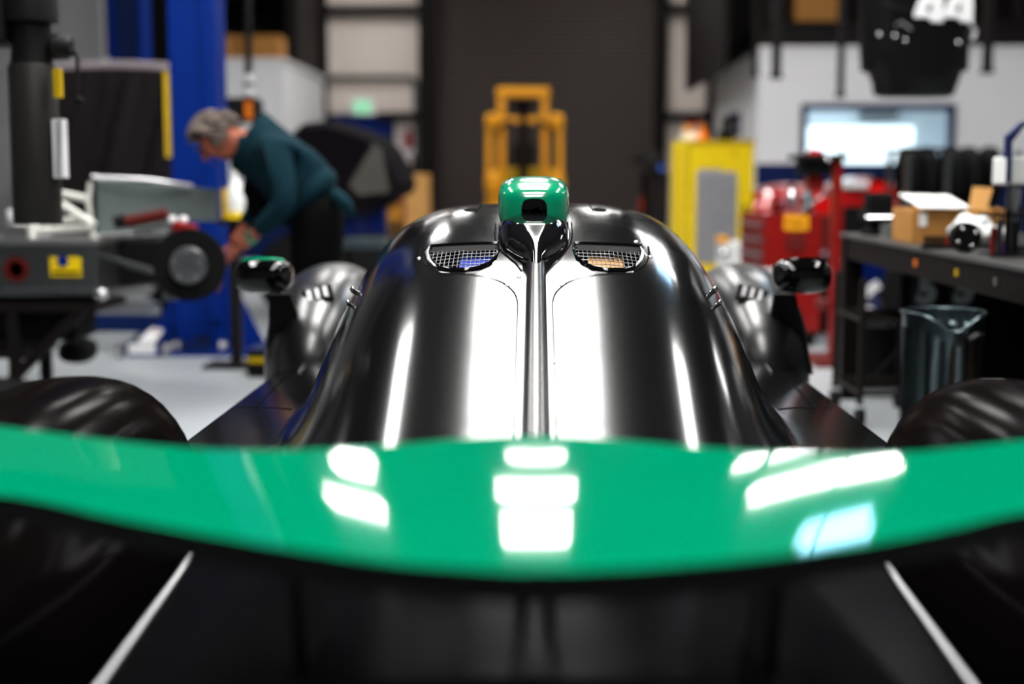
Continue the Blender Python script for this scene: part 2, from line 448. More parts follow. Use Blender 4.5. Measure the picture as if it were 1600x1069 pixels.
# ---- mezzanine storage over the right office
mz = thing('mezzanine_rack', 'dark steel mezzanine storage rack above the white office', 'rack', (4.6, 18, rz+.08))
x0 = rx-.5
for y in (17.1, 18.6, 20.4):
    MB().bb(x0+.5, 8.8, y-.05, y+.05, rz+.085, rz+.26).build('beam', 'steel_dark', mz)
MB().bb(x0+.5, 8.8, 17.0, 20.8, rz+.27, rz+.32).build('deck', 'steel_dark', mz)
MB().bb(x0+.5, 8.8, 18.9, 18.95, rz+.32, 5.9).build('back_sheet', 'steel_dark', mz)
struct(MB().bb(rx-.45, rx-.38, 16.8, RY1, rz-.25, 6.0).build('partition_rack_side', 'steel_dark'))
for x in (x0+.6, 4.2, 5.6, 7.2):
    MB().bb(x-.05, x+.05, 17.0, 17.1, rz+.3, 5.9).build('post', 'steel_dark', mz)
carton('cardboard_box', (P(1272, 18, 17.4).x, 17.45, rz+.325+.18), (.50, .4, .36), 'brown carton up on the dark mezzanine beside the hanging bars')
for i, (a, b, py, d, lb) in enumerate(((1203, 1216, 120, 12.6, 'thick dark hanging bar over the office wall, the one nearest the yellow cabinet'),
                                       (1305, 1314, 150, 12.6, 'thin dark hanging bar reaching lowest above the lit window'),
                                       (1529, 1543, 112, 12.6, 'dark hanging bar just beside the black nose panel numbered 44'),
                                       (1172, 1181, 118, 14.5, 'short brown hanging bar at the white office corner'))):
    xa, xb = X(a, d), X(b, d)
    hb = thing('hanging_bar', lb, 'bar', ((xa+xb)/2, d, Z(py, d)), 'bars hanging from the ceiling')
    MB().bb(xa, xb, d-.03, d+.03, Z(py, d), 6.0).build('bar', 'steel_dark' if i < 3 else 'steel_brown', hb)
    MB().bb(xa-.01, xb+.01, d-.04, d+.04, Z(py, d)-.02, Z(py, d)+.02).build('end_cap', 'rubber', hb)

# ---- left grey partition
struct(MB().bb(-9, X(166, 14), 14, 14.12, 0, 6).build('partition_grey', 'grey_wall'))
struct(MB().bb(X(166, 14), X(345, 14.3), 14.5, 14.6, 0, 6).build('partition_dark', 'ceiling_dark'))

# ---- ceiling lights (fixtures on rods, several added as fill)
emis('added_lamp_blue', (.35,.65,1), LAMP_POWER*.5)
for i, (x, y, lx_, ly_) in enumerate(LAMPS):
    blue = lx_ == .64
    side = 'over the car centreline (first two added as fill)' if x == 0 else ('on the side of the blue lift' if x < 0 else 'on the workbench side')
    row = {-6.0: 'added as wall fill near the left side wall', 6.0: 'added as wall fill near the right side wall', 0.0: 'over the car centreline (first two added as fill)', -2.05: 'in the row left of the car', 2.5: 'in the row right of the car', 6.8: 'added as wall fill in front of the lit office', -6.6: 'added as wall fill in front of the left white office', 2.69: 'over the yellow cabinet, the wide nearer one', 2.78: 'over the yellow cabinet, the widest farther one', -1.65: 'over the dark hoist', -1.72: 'just beyond the dark hoist', -1.4: 'added as wall fill before the left edge of the roll-up door', 1.05: 'added as wall fill before the forklift on the yellow cabinet side', -2.6: 'added as wall fill near the exit sign', 1.3: 'added as wall fill near the right edge of the roll-up door'}.get(x, 'on the workbench side')
    nth = sum(1 for q in LAMPS[:i] if abs(q[0]-x) < .01)
    word = ('first','second','third','fourth','fifth','sixth','seventh','eighth','ninth','tenth')[nth]
    lt = thing('ceiling_light', 'bluish ceiling panel added for the blue reflection on the wing, workbench side' if blue else ('%s white ceiling lamp panel %s, counted from the camera' % (word, row) if x in (0.0, -2.05, 2.5) else 'white ceiling lamp panel ' + row), 'lamp', (x, y, LAMP_Z), 'ceiling lamps')
    MB().bb(x-lx_/2-.03, x+lx_/2+.03, y-ly_/2-.03, y+ly_/2+.03, LAMP_Z+.012, LAMP_Z+.09).build('housing', 'white_paint', lt)
    MB().bb(x-lx_/2, x+lx_/2, y-ly_/2, y+ly_/2, LAMP_Z, LAMP_Z+.011).build('diffuser', 'added_lamp_blue' if blue else 'lamp', lt)
    for s in (-1, 1):
        MB().cyl((x+s*lx_*.3, y, LAMP_Z+.09), (x+s*lx_*.3, y, 6.0), .008, seg=8).build('rod', 'steel_dark', lt)

# ================================================================== the race car
car = thing('race_car', 'black prototype race car with green rear wing and green roof scoop', 'car', (0, 3, 0))
ZC = [(1.34,.588),(1.45,.578),(1.8,.552),(2.0,.538),(2.12,.556),(2.3,.65),(2.5,.735),(2.7,.81),(2.9,.876),(3.05,.917),(3.3,.972),(3.6,1.008),(3.8,1.0),(4.1,.92),(4.5,.74),(4.9,.58),(5.4,.47),(5.9,.36),(6.1,.28)]
def smax(a, b, k):
    h = max(k-abs(a-b), 0)/k
    return max(a, b) + h*h*k*.25
def body_z(x, d):
    ax = abs(x); zc = spl(ZC, d)
    wide = .468
    H = .235
    dome = zc - .08*ax*ax - H*(ax/wide)**4.6
    dome = max(dome, -1)
    # shoulder / side deck
    front = .56 - .22*sstep(4.6, 6.0, d)
    e = front - (ax-.5)*.28
    edge_out = .30 + (ax-.53)*(-.5)
    lip = .5
    eg = .502+(d-1.65)*.05
    inner = lip if ax < eg else lip - .2*sstep(eg, eg+.06, ax)
    tt = sstep(2.0, 2.75, d)
    sh = inner*(1-tt) + e*tt
    if d < 2.3: sh = max(sh, -1)
    return smax(dome, sh, .09)
# vent outlines in (x, d)
def vent_poly(sgn):
    pts = [(674,387),(700,385.4),(740,383.4),(778,382),(778.5,392),(774,404),(764,414),(748,421),(725,424),(700,424),(686,421),(676,412),(670,400)]
    out = []
    for px, py in pts:
        # intersect the ray with the body surface
        lo = 2.0; v = ROT @ Vector((px-800, -(py-534.5), -FPX))
        d = 2.2
        while d < 4:
            p = CAM + v*(d/v.y)
            if p.z < body_z(p.x, d): break
            d += .004
        out.append((p.x, d))
    if sgn > 0: out = [(-x, d) for x, d in out][::-1]
    return out
def hit(px, py, off=0.0):
    v = ROT @ Vector((px-800, -(py-534.5), -FPX)); d = 1.5
    while d < 5:
        p = CAM + v*(d/v.y)
        if p.z < body_z(p.x, d)+off: break
        d += .002
    return p
def inside(poly, x, y):
    r = False; n = len(poly)
    for i in range(n):
        (x1, y1), (x2, y2) = poly[i], poly[(i+1)%n]
        if (y1 > y) != (y2 > y) and x < (x2-x1)*(y-y1)/(y2-y1)+x1: r = not r
    return r
def smooth_poly(poly, n=6):
    out = []; m = len(poly)
    for i in range(m):
        p0, p1, p2, p3 = [Vector(poly[(i+j-1)%m]) for j in range(4)]
        for q in range(n):
            t = q/n
            out.append(.5*((2*p1)+(p2-p0)*t+(2*p0-5*p1+4*p2-p3)*t*t+(3*p1-p0-3*p2+p3)*t**3))
    return [tuple(p) for p in out]
def near_on(poly, x, y):
    best = None; q = Vector((x, y)); n = len(poly)
    for i in range(n):
        a, b = Vector(poly[i]), Vector(poly[(i+1)%n]); ab = b-a
        t = max(0, min(1, (q-a).dot(ab)/max(ab.dot(ab), 1e-12))); c = a+ab*t
        dd = (c-q).length
        if best is None or dd < best[0]: best = (dd, c)
    return best
VENT = {s: vent_poly(s) for s in (-1, 1)}
xs = []
x = -.80
while x < .8001:
    xs.append(round(x, 4)); x += .010 if abs(x) > .36 else .006
ds = [1.45+i*.008 for i in range(int((6.1-1.45)/.008)+1)]
ds = [d for i, d in enumerate(ds) if d < 3.9 or i % 4 == 0]
k = MB(); bm = k.bm; G = []; k2 = MB()
for d in ds:
    row = []
    for x in xs:
        X_, D_ = x, d
        for s in (-1, 1):
            pl = VENT[s]
            if 2.8 < d < 3.3 and .04 < x*s < .42:
                nd = near_on(pl, x, d)
                if nd[0] < .0042: X_, D_ = nd[1].x, nd[1].y
        row.append(bm.verts.new((X_, D_, body_z(X_, D_))))
    G.append(row)
for i in range(len(ds)-1):
    for j in range(len(xs)-1):
        q = (G[i][j], G[i][j+1], G[i+1][j+1], G[i+1][j])
        cx = sum(v.co.x for v in q)/4; cy = sum(v.co.y for v in q)/4
        if 2.8 < cy < 3.3 and (inside(VENT[-1], cx, cy) or inside(VENT[1], cx, cy)): continue
        if cy < 2.2: continue
        bm.faces.new(q)
bmesh.ops.delete(bm, geom=[v for v in bm.verts if not v.link_faces], context='VERTS')
k.build('engine_cover', 'satin_black', car, smooth=2)
k2.grid([[V(x, d, body_z(x, d)) for x in xs] for d in [1.36+i*.021 for i in range(42)]])
k2.build('tail_deck', 'tail_satin', car, smooth=2)
# body sides and undertray
for s in (-1, 1):
    k = MB(); rows = [[], [], [], []]
    for d in [1.36+i*.05 for i in range(96)]:
        zt = body_z(.8, d)
        for r, (ox, oz) in enumerate(((0, zt), (.012, zt-.02), (.015, zt*.5), (-.05, .09))):
            rows[r].append(V(s*(.8+ox), d, oz))
    k.grid(rows); k.build('side_skirt', 'satin_black', car, smooth=2)
MB().bb(-.78, .78, 1.5, 6.05, .06, .10).build('floor_tray', 'carbon', car)
k = MB(); k.grid([[V(x/20*.8, 1.361, body_z(x/20*.8, 1.36)) for x in range(-20, 21)], [V(x/20*.8, 1.38, .1) for x in range(-20, 21)]])
k.build('tail_panel', 'matte_black', car)
# spine ridge from roof scoop to wing
for nm, da, db, m_ in (('spine_ridge', 2.15, 3.26, 'satin_fender'), ('spine_tail', 1.37, 2.149, 'tail_satin')):
    k = MB(); rings = []
    for i in range(40):
        d = da + i*(db-da)/39
        wd = .021 - .004*sstep(2.2, 3.0, d); zb = body_z(0, d); h = (.030+.012*sstep(2.6, 3.2, d))*sstep(1.3, 1.95, d)
        rings.append([(-wd-.004, d, zb-.02), (-wd-.003, d, zb+.004), (-wd, d, zb+h*.5), (-wd*.9, d, zb+h*.70), (-wd*.68, d, zb+h*.87), (-wd*.36, d, zb+h*.97), (0, d, zb+h), (wd*.36, d, zb+h*.97), (wd*.68, d, zb+h*.87), (wd*.9, d, zb+h*.70), (wd, d, zb+h*.5), (wd+.003, d, zb+.004), (wd+.004, d, zb-.02)])
    k.loft(rings); k.build(nm, m_, car, smooth=1)
# panel gaps: thin dark strips lying on the skin
def on_body(pix, close=False, off=.0012):
    pts = [hit(a, b) for a, b in pix]
    return [V(p.x, p.y, body_z(p.x, p.y)+off) for p in pts]
def strip(name, pts, wdt, m, parent=car):
    k = MB(); rows = [[], [], []]
    n = len(pts)
    for i, p in enumerate(pts):
        t = (pts[min(i+1, n-1)]-pts[max(0, i-1)]); t.z = 0; t.normalize(); sd = V(-t.y, t.x, 0)*wdt/2
        for r, o in enumerate((-1, 0, 1)):
            q = p + sd*o; z = body_z(q.x, q.y)+.0012
            rows[r].append(V(q.x, q.y, z + (.0004 if o == 0 else 0)))
    k.grid(rows); return k.build(name, m, parent)
def dens(pix, n=10):
    out = []
    m = len(pix)
    for i in range(m-1):
        p0 = Vector(pix[max(i-1,0)]); p1 = Vector(pix[i]); p2 = Vector(pix[i+1]); p3 = Vector(pix[min(i+2,m-1)])
        for q in range(n):
            t = q/n
            out.append(tuple(.5*((2*p1)+(p2-p0)*t+(2*p0-5*p1+4*p2-p3)*t*t+(3*p1-p0-3*p2+p3)*t**3)))
    out.append(tuple(pix[-1])); return out
def mir(pix): return [(1672-a, b) for a, b in pix]
L1 = [(690,428),(735,430),(775,438),(798,452),(808,470),(808,500),(806,560),(804,640),(802,700)]
L2 = [(600,378),(640,352),(690,340),(738,333),(748,326),(754,317)]
for L in (L1, L2):
    for q in (L, mir(L)):
        strip('panel_gap', on_body(dens(q)), .0035, 'gap')
L3 = [(455,640),(420,637),(370,637)]; L4 = [(398,637),(425,610),(452,585),(478,560),(500,530)]; L5=[(452,588),(425,585)]
for L in (L3, L4, L5):
    for q in (L, mir(L)):
        strip('panel_gap', on_body(dens(q, 6)), .005, 'gap')
# oval quick-release pockets in the roof and small fasteners
for px, py, r in ((735,328,.017),(937,328,.017)):
    p = hit(px, py)
    k = MB(); c = V(p.x, p.y, body_z(p.x, p.y))
    k.grid([[V(p.x+math.cos(a*PI/12)*r*q, p.y+math.sin(a*PI/12)*r*1.9*q, body_z(p.x+math.cos(a*PI/12)*r*q, p.y+math.sin(a*PI/12)*r*1.9*q)+.0015) for a in range(25)] for q in (1, .5, .05)])
    k.build('roof_pocket', 'gap', car)
for px, py in ((811,433),(793,446),(878,446),(866,566),(994,378),(1016,402),(655,404)):
    p = hit(px, py); z = body_z(p.x, p.y)
    MB().lathe((p.x, p.y, z-.002), (0,-.3,.95), [(.005,0),(.005,.003),(.003,.0045)], seg=10).build('fastener', 'silver_satin', car, smooth=1)
# outlets: lip, recessed duct, mesh
for s in (-1, 1):
    pl = VENT[s]; sp = [Vector(p) for p in pl]
    cxy = sum(sp, Vector((0,0)))/len(sp)
    def pt(p, sc, dz): 
        q = cxy + (Vector(p)-cxy)*sc
        return V(q.x, q.y, body_z(q.x, q.y)+dz)
    k = MB(); k.grid([[pt(p, sc, dz) for p in pl+pl[:1]] for sc, dz in ((1.05, .0015), (1.03, .006), (1.0, .007), (.96, .003), (.94, -.012), (.90, -.03))])
    k.build('vent_lip', 'gloss_black', car, smooth=1)
    k = MB(); k.grid([[pt(p, sc, dz) for p in pl+pl[:1]] for sc, dz in ((.92, -.02), (.88, -.09), (.5, -.09), (.02, -.09))])
    k.build('vent_duct', 'matte_black', car)
    # added colour panel under the mesh, standing in for the outlet's blue and tan
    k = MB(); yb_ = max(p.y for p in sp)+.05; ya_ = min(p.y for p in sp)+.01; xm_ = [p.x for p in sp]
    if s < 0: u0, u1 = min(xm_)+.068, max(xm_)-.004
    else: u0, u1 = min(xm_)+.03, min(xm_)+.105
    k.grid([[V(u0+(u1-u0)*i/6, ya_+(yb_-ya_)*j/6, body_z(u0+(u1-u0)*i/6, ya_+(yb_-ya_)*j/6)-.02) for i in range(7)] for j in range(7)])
    k.build('vent_tint_panel', 'vent_blue' if s < 0 else 'vent_tan', car)
    # thick dark brow under the far edge of the opening
    far_ = [hit(a, b) for a, b in ((675,388),(700,386.4),(740,384.4),(776,383.2))]
    if s > 0: far_ = [V(-p.x, p.y, p.z) for p in far_]
    k = MB(); k.grid([[V(cxy[0]+(p.x-cxy[0])*(1-.05*t), p.y-.034*t+.002, body_z(p.x, p.y-.034*t)+.002-.004*t) for p in far_] for t in (0, .35, .7, 1)])
    k.build('vent_brow', 'rubber', car)
    # mesh wires
    mg = MB()
    xa, xb = min(p.x for p in sp), max(p.x for p in sp); ya, yb = min(p.y for p in sp), max(p.y for p in sp)
    for axis in (0, 1):
        n = 8 if axis else 16
        for i in range(1, n):
            run = []
            for j in range(41):
                if axis: q = (xa+(xb-xa)*j/40, ya+(yb-ya)*i/n)
                else: q = (xa+(xb-xa)*i/n, ya+(yb-ya)*j/40)
                if inside(pl, *q): run.append(V(q[0], q[1], body_z(*q)-.003))
            if len(run) > 2: mg.tube([run[0], run[len(run)//2], run[-1]], .0011 if axis else .0009, 5)
    o = mg.build('vent_mesh', 'alu', car); o['kind'] = 'stuff'
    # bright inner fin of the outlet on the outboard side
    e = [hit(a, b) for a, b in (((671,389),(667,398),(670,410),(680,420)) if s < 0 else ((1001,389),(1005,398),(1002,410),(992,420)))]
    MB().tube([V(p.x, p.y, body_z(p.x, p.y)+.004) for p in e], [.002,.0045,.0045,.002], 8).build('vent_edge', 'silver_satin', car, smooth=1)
    q = [hit(a, b) for a, b in (((658,386),(656,400),(662,414),(680,424)) if s < 0 else ((1013,386),(1015,400),(1009,414),(991,424)))]
    strip('panel_gap', [V(p.x, p.y, p.z) for p in q], .004, 'gap')

# roof scoop: green upper shell, black pod below
def sq_ring(xc, y, zc, rx_, rz_, n=40, p=3.6):
    out = []
    for i in range(n):
        a = 2*PI*i/n; c, s = math.cos(a), math.sin(a)
        out.append(V(xc+rx_*math.copysign(abs(c)**(2/p), c), y, zc+rz_*math.copysign(abs(s)**(2/p), s)))
    return out
SX = -.006
AZ0, AZ1 = Z(347, 3.28), Z(277, 3.35)
k = MB(); rr = []
prof = [(3.185,.30,.35),(3.19,.62,.60),(3.20,.80,.77),(3.225,.92,.90),(3.27,.985,.975),(3.33,1,1),(3.45,1.0,1.0),(3.62,.93,.92),(3.74,.75,.72),(3.80,.4,.4)]
zc0 = (AZ0+AZ1)/2-.012; hz = (AZ1-AZ0)/2+.012; hx = .0825
for y, a, b in prof:
    tlt = (y-3.185)*.10 if y < 3.33 else .0145
    rr.append(sq_ring(SX, y - .0, zc0 + (-.012+tlt if y < 3.33 else .0025), hx*a, hz*b))
k.loft(rr)
scoop = k.build('roof_scoop', 'green_deep', car, smooth=1)
# arch hole for the carbon duct
cu = MB(); ax0 = X(815, 3.22); ax1 = X(855, 3.22); zt = Z(310, 3.22); arch = []
xm = (ax0+ax1)/2; rw = (ax1-ax0)/2
for i in range(17):
    a = PI*i/16; arch.append(V(xm+rw*math.copysign(abs(math.cos(a))**.6, math.cos(a)), 3.1, zt-.030+.030*abs(math.sin(a))**.6))
arch = [V(ax1, 3.1, AZ0-.05)] + arch + [V(ax0, 3.1, AZ0-.05)]
cutter = cu.prism(arch, (0, .22, 0)).build('cutter', 'gap')
wb_ = scoop['_w']
cutter.location = cutter.location - Vector(wb_) + Vector(scoop.parent.location)
cut(scoop, cutter)
scoop.data.shade_smooth(); scoop.data.set_sharp_from_angle(angle=math.radians(38))
k = MB(); inner = [V(p.x*.97+xm*.03, 3.18, p.z-.002) for p in arch]
k.loft([[V(p.x, y, p.z) for p in inner] for y in (3.212, 3.31)], cap=False)
k.bm.faces.new(k.bm.verts[-len(inner):]) if False else None
k.prism([V(p.x, 3.305, p.z) for p in inner], (0, .01, 0))
k.build('scoop_duct', 'carbon', car, smooth=1)
# black pod flowing from the scoop down into the spine
k = MB(); rr = []
pod = [(2.88,.019,.036),(2.93,.022,.042),(2.97,.032,.046),(3.01,.048,.047),(3.05,.064,.048),(3.09,.074,.050),(3.14,.0805,.052),(3.18,.0835,.048),(3.22,.0840,.034),(3.30,.0840,.03),(3.45,.084,.03),(3.62,.075,.03),(3.80,.03,.02)]
for y, hw, hh in pod:
    zb = body_z(0, y)-.02; ring = []
    top = zb+.02+hh
    f = min(1, max(0, (y-2.95)/.25))
    for i in range(33):
        u = -1 + 2*i/32
        shape = (1-abs(u)**(2.2+1.6*f))
        ring.append(V(SX*f+hw*u, y, zb+(top-zb)*max(0, shape)**(.42)))
    rr.append(ring)
k.loft(rr); k.build('scoop_pod', 'gloss_black', car, smooth=1)
# thin pod seam
k = MB(); 
for s in (-1, 1):
    pts = []
    for y, hw, hh in pod[1:10]: pts.append(V(SX+s*(hw+.003), y, body_z(hw, y)+.001))
    k.tube(pts, .0016, 6)
k.build('pod_seam', 'gap', car)

# rear wing: broad curved blade
UP = [(-700,600),(-300,630),(-100,653),(0,664),(150,684),(300,700),(450,703),(600,696),(740,684),(838,681),(950,686),(1100,699),(1250,708),(1400,707),(1500,698),(1600,686),(1750,668),(2000,640),(2400,600)]
LO = [(-700,640),(-300,705),(-100,748),(0,772),(200,812),(400,848),(600,878),(750,890),(838,893),(950,890),(1100,880),(1250,864),(1400,842),(1500,822),(1600,800),(1750,770),(2000,725),(2400,660)]
ZN, ZF = .763, .786
def plan(tab, z, ext):
    out = []
    for px, py in tab:
        if -1 < px < 1601:
            p = PZ(px, py, z); out.append((p.x, p.y))
    return [(-.92, ext)] + out + [(.92, ext)]
NEAR, FAR = plan(LO, ZN, 1.50), plan(UP, ZF, 1.80)
rows = []; k = MB()
NX, NV = 120, 66
for j in range(NV+1):
    v = j/NV; row = []
    for i in range(NX+1):
        xx = -.86 + 1.72*i/NX
        dn, df = spl(NEAR, xx), spl(FAR, xx)
        z = ZN + (ZF-ZN)*v + .001*math.sin(PI*v) - .004*xx*xx
        row.append(V(xx, dn+(df-dn)*v, z))
    rows.append(row)
k.grid(rows); k.build('rear_wing', 'green_gloss', car, smooth=2)
k = MB(); n = len(rows[0])
lip = [[p+V(0, .0, 0) for p in rows[0]], [p+V(0, -.002, -.008) for p in rows[0]], [p+V(0, .008, -.022) for p in rows[0]]]
for j in range(0, NV+1, 6):
    lip.append([p+V(0, .012 if j == 0 else 0, -.03-.01*math.sin(PI*j/NV)) for p in rows[j]])
lip.append([p+V(0, .004, -.01) for p in rows[NV]]); lip.append([p for p in rows[NV]])
k.grid(lip); k.build('wing_underside', 'matte_black', car, smooth=1)
for s in (-1, 1):
    e = [r[-1 if s > 0 else 0] for r in rows]; xx = e[0].x
    MB().bb(xx-.008, xx+.008, 1.30, 1.95, .62, e[0].z+.06, .004).build('wing_endplate', 'satin_black', car)
    k = MB(); k.prism([V(s*.24, 1.50, .44), V(s*.24, 1.64, .44), V(s*.24, 1.50, .765), V(s*.24, 1.36, .762)], (.012*s, 0, 0))
    k.build('wing_pylon', 'matte_black', car)
# silver tubes standing in for the highlight along the tail deck edges
for s in (-1, 1):
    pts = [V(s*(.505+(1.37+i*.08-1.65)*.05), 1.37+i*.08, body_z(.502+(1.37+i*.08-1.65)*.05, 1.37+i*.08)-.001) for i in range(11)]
    MB().tube(pts, .0050, 10).build('deck_edge_highlight', 'silver_satin', car, smooth=1)
# front fenders with louvres
for s in (-1, 1):
    k = MB(); k.ell((s*.715, 4.95, .44), (.20, .62, .335), 40, 26, power=.85)
    fe = k.build('front_fender', 'satin_fender', car, smooth=2)
    v_ = ROT @ Vector(((497 if s < 0 else 1174)-800, -(462-534.5), -FPX)); d_ = 4.2
    while d_ < 5.2:
        cc = CAM + v_*(d_/v_.y)
        if abs((cc.x-s*.715)/.20)**(2/.85) + abs((cc.y-4.95)/.62)**(2/.85) + abs((cc.z-.44)/.335)**(2/.85) < 1: break
        d_ += .004
    # recessed louvre box on the rear slope
    Rr = Euler((math.radians(50), s*.25, s*-.15))
    fr = MB().box(cc, (.10, .062, .016), Rr, .004).build('louvre_frame', 'matte_black', car)
    for q in range(3):
        MB().box(cc + Rr.to_matrix() @ V((q-1)*.026, 0, .011), (.012, .040, .008), Rr).build('louvre_blade', 'silver_satin', car)
# rear fenders
for s in (-1, 1):
    k = MB(); k.ell((s*.80, 2.22, .36), (.20, .70, .385), 44, 28, power=.85)
    k.build('rear_fender', 'satin_dark', car, smooth=2)
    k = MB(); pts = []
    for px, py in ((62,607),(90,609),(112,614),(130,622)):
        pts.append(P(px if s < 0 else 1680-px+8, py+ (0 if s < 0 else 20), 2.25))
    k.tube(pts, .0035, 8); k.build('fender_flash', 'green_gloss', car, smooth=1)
# wheels
for x, y, r in ((-.80,2.2,.33),(.80,2.2,.33),(-.76,4.95,.32),(.76,4.95,.32)):
    s = 1 if x > 0 else -1
    k = MB(); k.lathe((x-s*.14, y, r), (s,0,0), [(.20,0),(r-.02,.0),(r,.03),(r,.25),(r-.02,.28),(.20,.28)], 40)
    wh = k.build('wheel', 'rubber', car, smooth=1)
    MB().lathe((x+s*.10, y, r), (s,0,0), [(.20,0),(.19,.03),(.06,.02),(.05,.035)], 28).build('rim', 'grey_paint', wh, smooth=1)
# door mirrors
for s in (-1, 1):
    px = 413 if s < 0 else 1252
    c = P(px, 431, 4.36)
    k = MB(); k.ell(c, (.088, .07, .053), 32, 20, power=.62)
    mh = k.build('mirror_housing', 'mirror_black', car, smooth=2)
    MB().ell(c+V(0,-.045,0), (.074, .03, .041), 28, 16, power=.7).build('mirror_glass', 'mirror_black', mh, smooth=2)
    MB().tube([c+V(-.06,-.02,.045), c+V(-.02,-.03,.0525), c+V(.04,-.03,.0525), c+V(.065,-.02,.046)], .006, 8).build('mirror_cap', 'green_deep' if s < 0 else 'mirror_black', mh, smooth=1)
    b1 = P(438 if s < 0 else 1228, 470, 4.4); b2 = P(452 if s < 0 else 1222, 585, 4.5)
    k = MB(); k.prism([b1+V(-.035,0,.02), b1+V(.03,0,.02), b2+V(.10,0,0), b2+V(-.07,0,0)], (0, .03, 0))
    k.build('mirror_arm', 'matte_black', car)
# side latches and chrome tubes put in for the sidepod glitter
for s in (-1, 1):
    for px, py, sz in ((557,458,.022),(549,478,.018)):
        q = px if s < 0 else 1668-px
        p = hit(q, py)
        MB().box(p+V(s*.004,0,.004), (sz*.5, sz, sz), Euler((.3, s*.9, 0)), .003).build('latch', 'chrome', car)
    e = [hit(a if s < 0 else 1672-a, b) for a, b in ((500,537),(482,562),(466,584))]
    MB().tube([V(p.x, p.y, p.z+.003) for p in e], [.002,.006,.003], 8).build('sidepod_glitter', 'chrome', car, smooth=1)

# ================================================================== left side of the shop
def pbox(k, x0, x1, y0, y1, d, dep, bev=0):     # box whose front face covers pixels x0..x1, y0..y1 at distance d
    a, b = P(x0, y1, d), P(x1, y0, d)
    return k.bb(a.x, b.x, d, d+dep, a.z, b.z, bev)
# two blue lift columns
lp = thing('lift_column', 'tall blue lift column with yellow edge pad behind the bent man', 'lift', (X(309, 8.7), 8.7, 0), 'vehicle lift columns')
xa, xb = X(274, 8.7), X(346, 8.7); xm2 = (xa+xb)/2
k = MB(); k.loft([[V(xa, 8.62, z), V(xb, 8.62, z), V(xb, 8.9, z), V(xb-.05, 8.9, z), V(xb-.05, 8.66, z), V(xa+.05, 8.66, z), V(xa+.05, 8.9, z), V(xa, 8.9, z)] for z in (.02, 4.2)])
k.build('column', 'blue_paint', lp)
MB().bb(xa-.25, xb+.3, 8.45, 9.1, 0, .02).build('base_plate', 'blue_paint', lp)
MB().bb(xa+.06, xb-.06, 8.9, 9.02, .5, 1.4).build('carriage', 'steel_dark', lp)
MB().bb(xa-.03, xa-.002, 8.6, 8.72, Z(246, 8.7), Z(113, 8.7)).build('edge_pad', 'yellow_dark', lp)
k = MB(); k.prism([V(xb, 8.7, .02), V(xb+.26, 8.7, .02), V(xb, 8.7, .55)], (0, .02, 0)); k.build('gusset', 'blue_paint', lp)
k = MB(); k.prism([V(xa, 8.7, .02), V(xa-.2, 8.7, .02), V(xa, 8.7, .45)], (0, .02, 0)); k.build('gusset', 'blue_paint', lp)
k = MB().bb(xa-.55, xa-.02, 8.72, 8.84, .12, .22); k.build('lift_arm', 'blue_dark', lp)
MB().bb(xb-.075, xb+.0, 8.6, 8.618, .2, 4.0).build('edge_strip', 'blue_paint', lp)
l2 = thing('lift_column', 'narrower far blue lift column rising behind the dark covered car', 'lift', (X(206, 13.4), 13.4, 0), 'vehicle lift columns')
xa, xb = X(181, 13.4), X(234, 13.4)
k = MB(); k.loft([[V(xa, 13.3, z), V(xa+.05, 13.3, z), V(xa+.05, 13.54, z), V(xb-.05, 13.54, z), V(xb-.05, 13.3, z), V(xb, 13.3, z), V(xb, 13.6, z), V(xa, 13.6, z)] for z in (.02, 4.2)])
k.build('column', 'blue_paint', l2)
MB().bb(xa-.2, xb+.2, 13.2, 13.8, 0, .02).build('base_plate', 'blue_paint', l2)
MB().bb(xa+.055, xb-.055, 13.35, 13.5, .3, 4.1).build('cable_channel', 'blue_dark', l2)

# car under a dark fabric cover, stood on stands
cc_ = thing('covered_car', 'car under a dusky fabric cover with pale top seam left of blue lift', 'car', (X(180, 11.3), 11.3, 0))
D = 11.0
x0, x1 = X(40, D), X(285, D); zt = Z(98, D); zb = .42
k = MB(); rows = []
NXX, NVV = 70, 40
for j in range(NVV+1):
    v = j/NVV; row = []
    for i in range(NXX+1):
        u = i/NXX
        x = x0 + (x1-x0)*u
        top = zt - .05*(abs(u-.55)*1.6)**2
        if v < .5:
            q = v/.5; z = zb + (top-.10-zb)*q; y = D - .12*(1-q)
        elif v < .7:
            a = (v-.5)/.2*PI/2; z = top-.10+.10*math.sin(a); y = D + .16*(1-math.cos(a))
        else:
            q = (v-.7)/.3; z = top - .02*q; y = D + .16 + 1.4*q
        fold = .0
        ph = (u*9 + (1-v*2)*2.6)
        if v < .55: fold = .020*math.sin(ph*2.2)*(.3+math.sin(PI*min(1, v*2))) + .010*math.sin(ph*5+u*3)
        row.append(V(x, y - fold*1.3, z))
    rows.append(row)
k.grid(rows); k.build('fabric_cover', 'cover_cloth', cc_, smooth=2)
k = MB(); k.tube([V(rows[28][i].x, rows[26][i].y-.03, rows[28][i].z-.01) for i in range(0, NXX+1, 2)], .035, 10)
k.build('top_hem', 'cover_top', cc_, smooth=1)
for u in (.2, .8):
    x = x0+(x1-x0)*u
    k = MB(); k.lathe((x, D+.6, .36), (0,1,0), [(.2,0),(.34,.02),(.36,.06),(.36,.24),(.34,.28),(.2,.28)], 30); k.build('wheel', 'rubber', cc_, smooth=1)

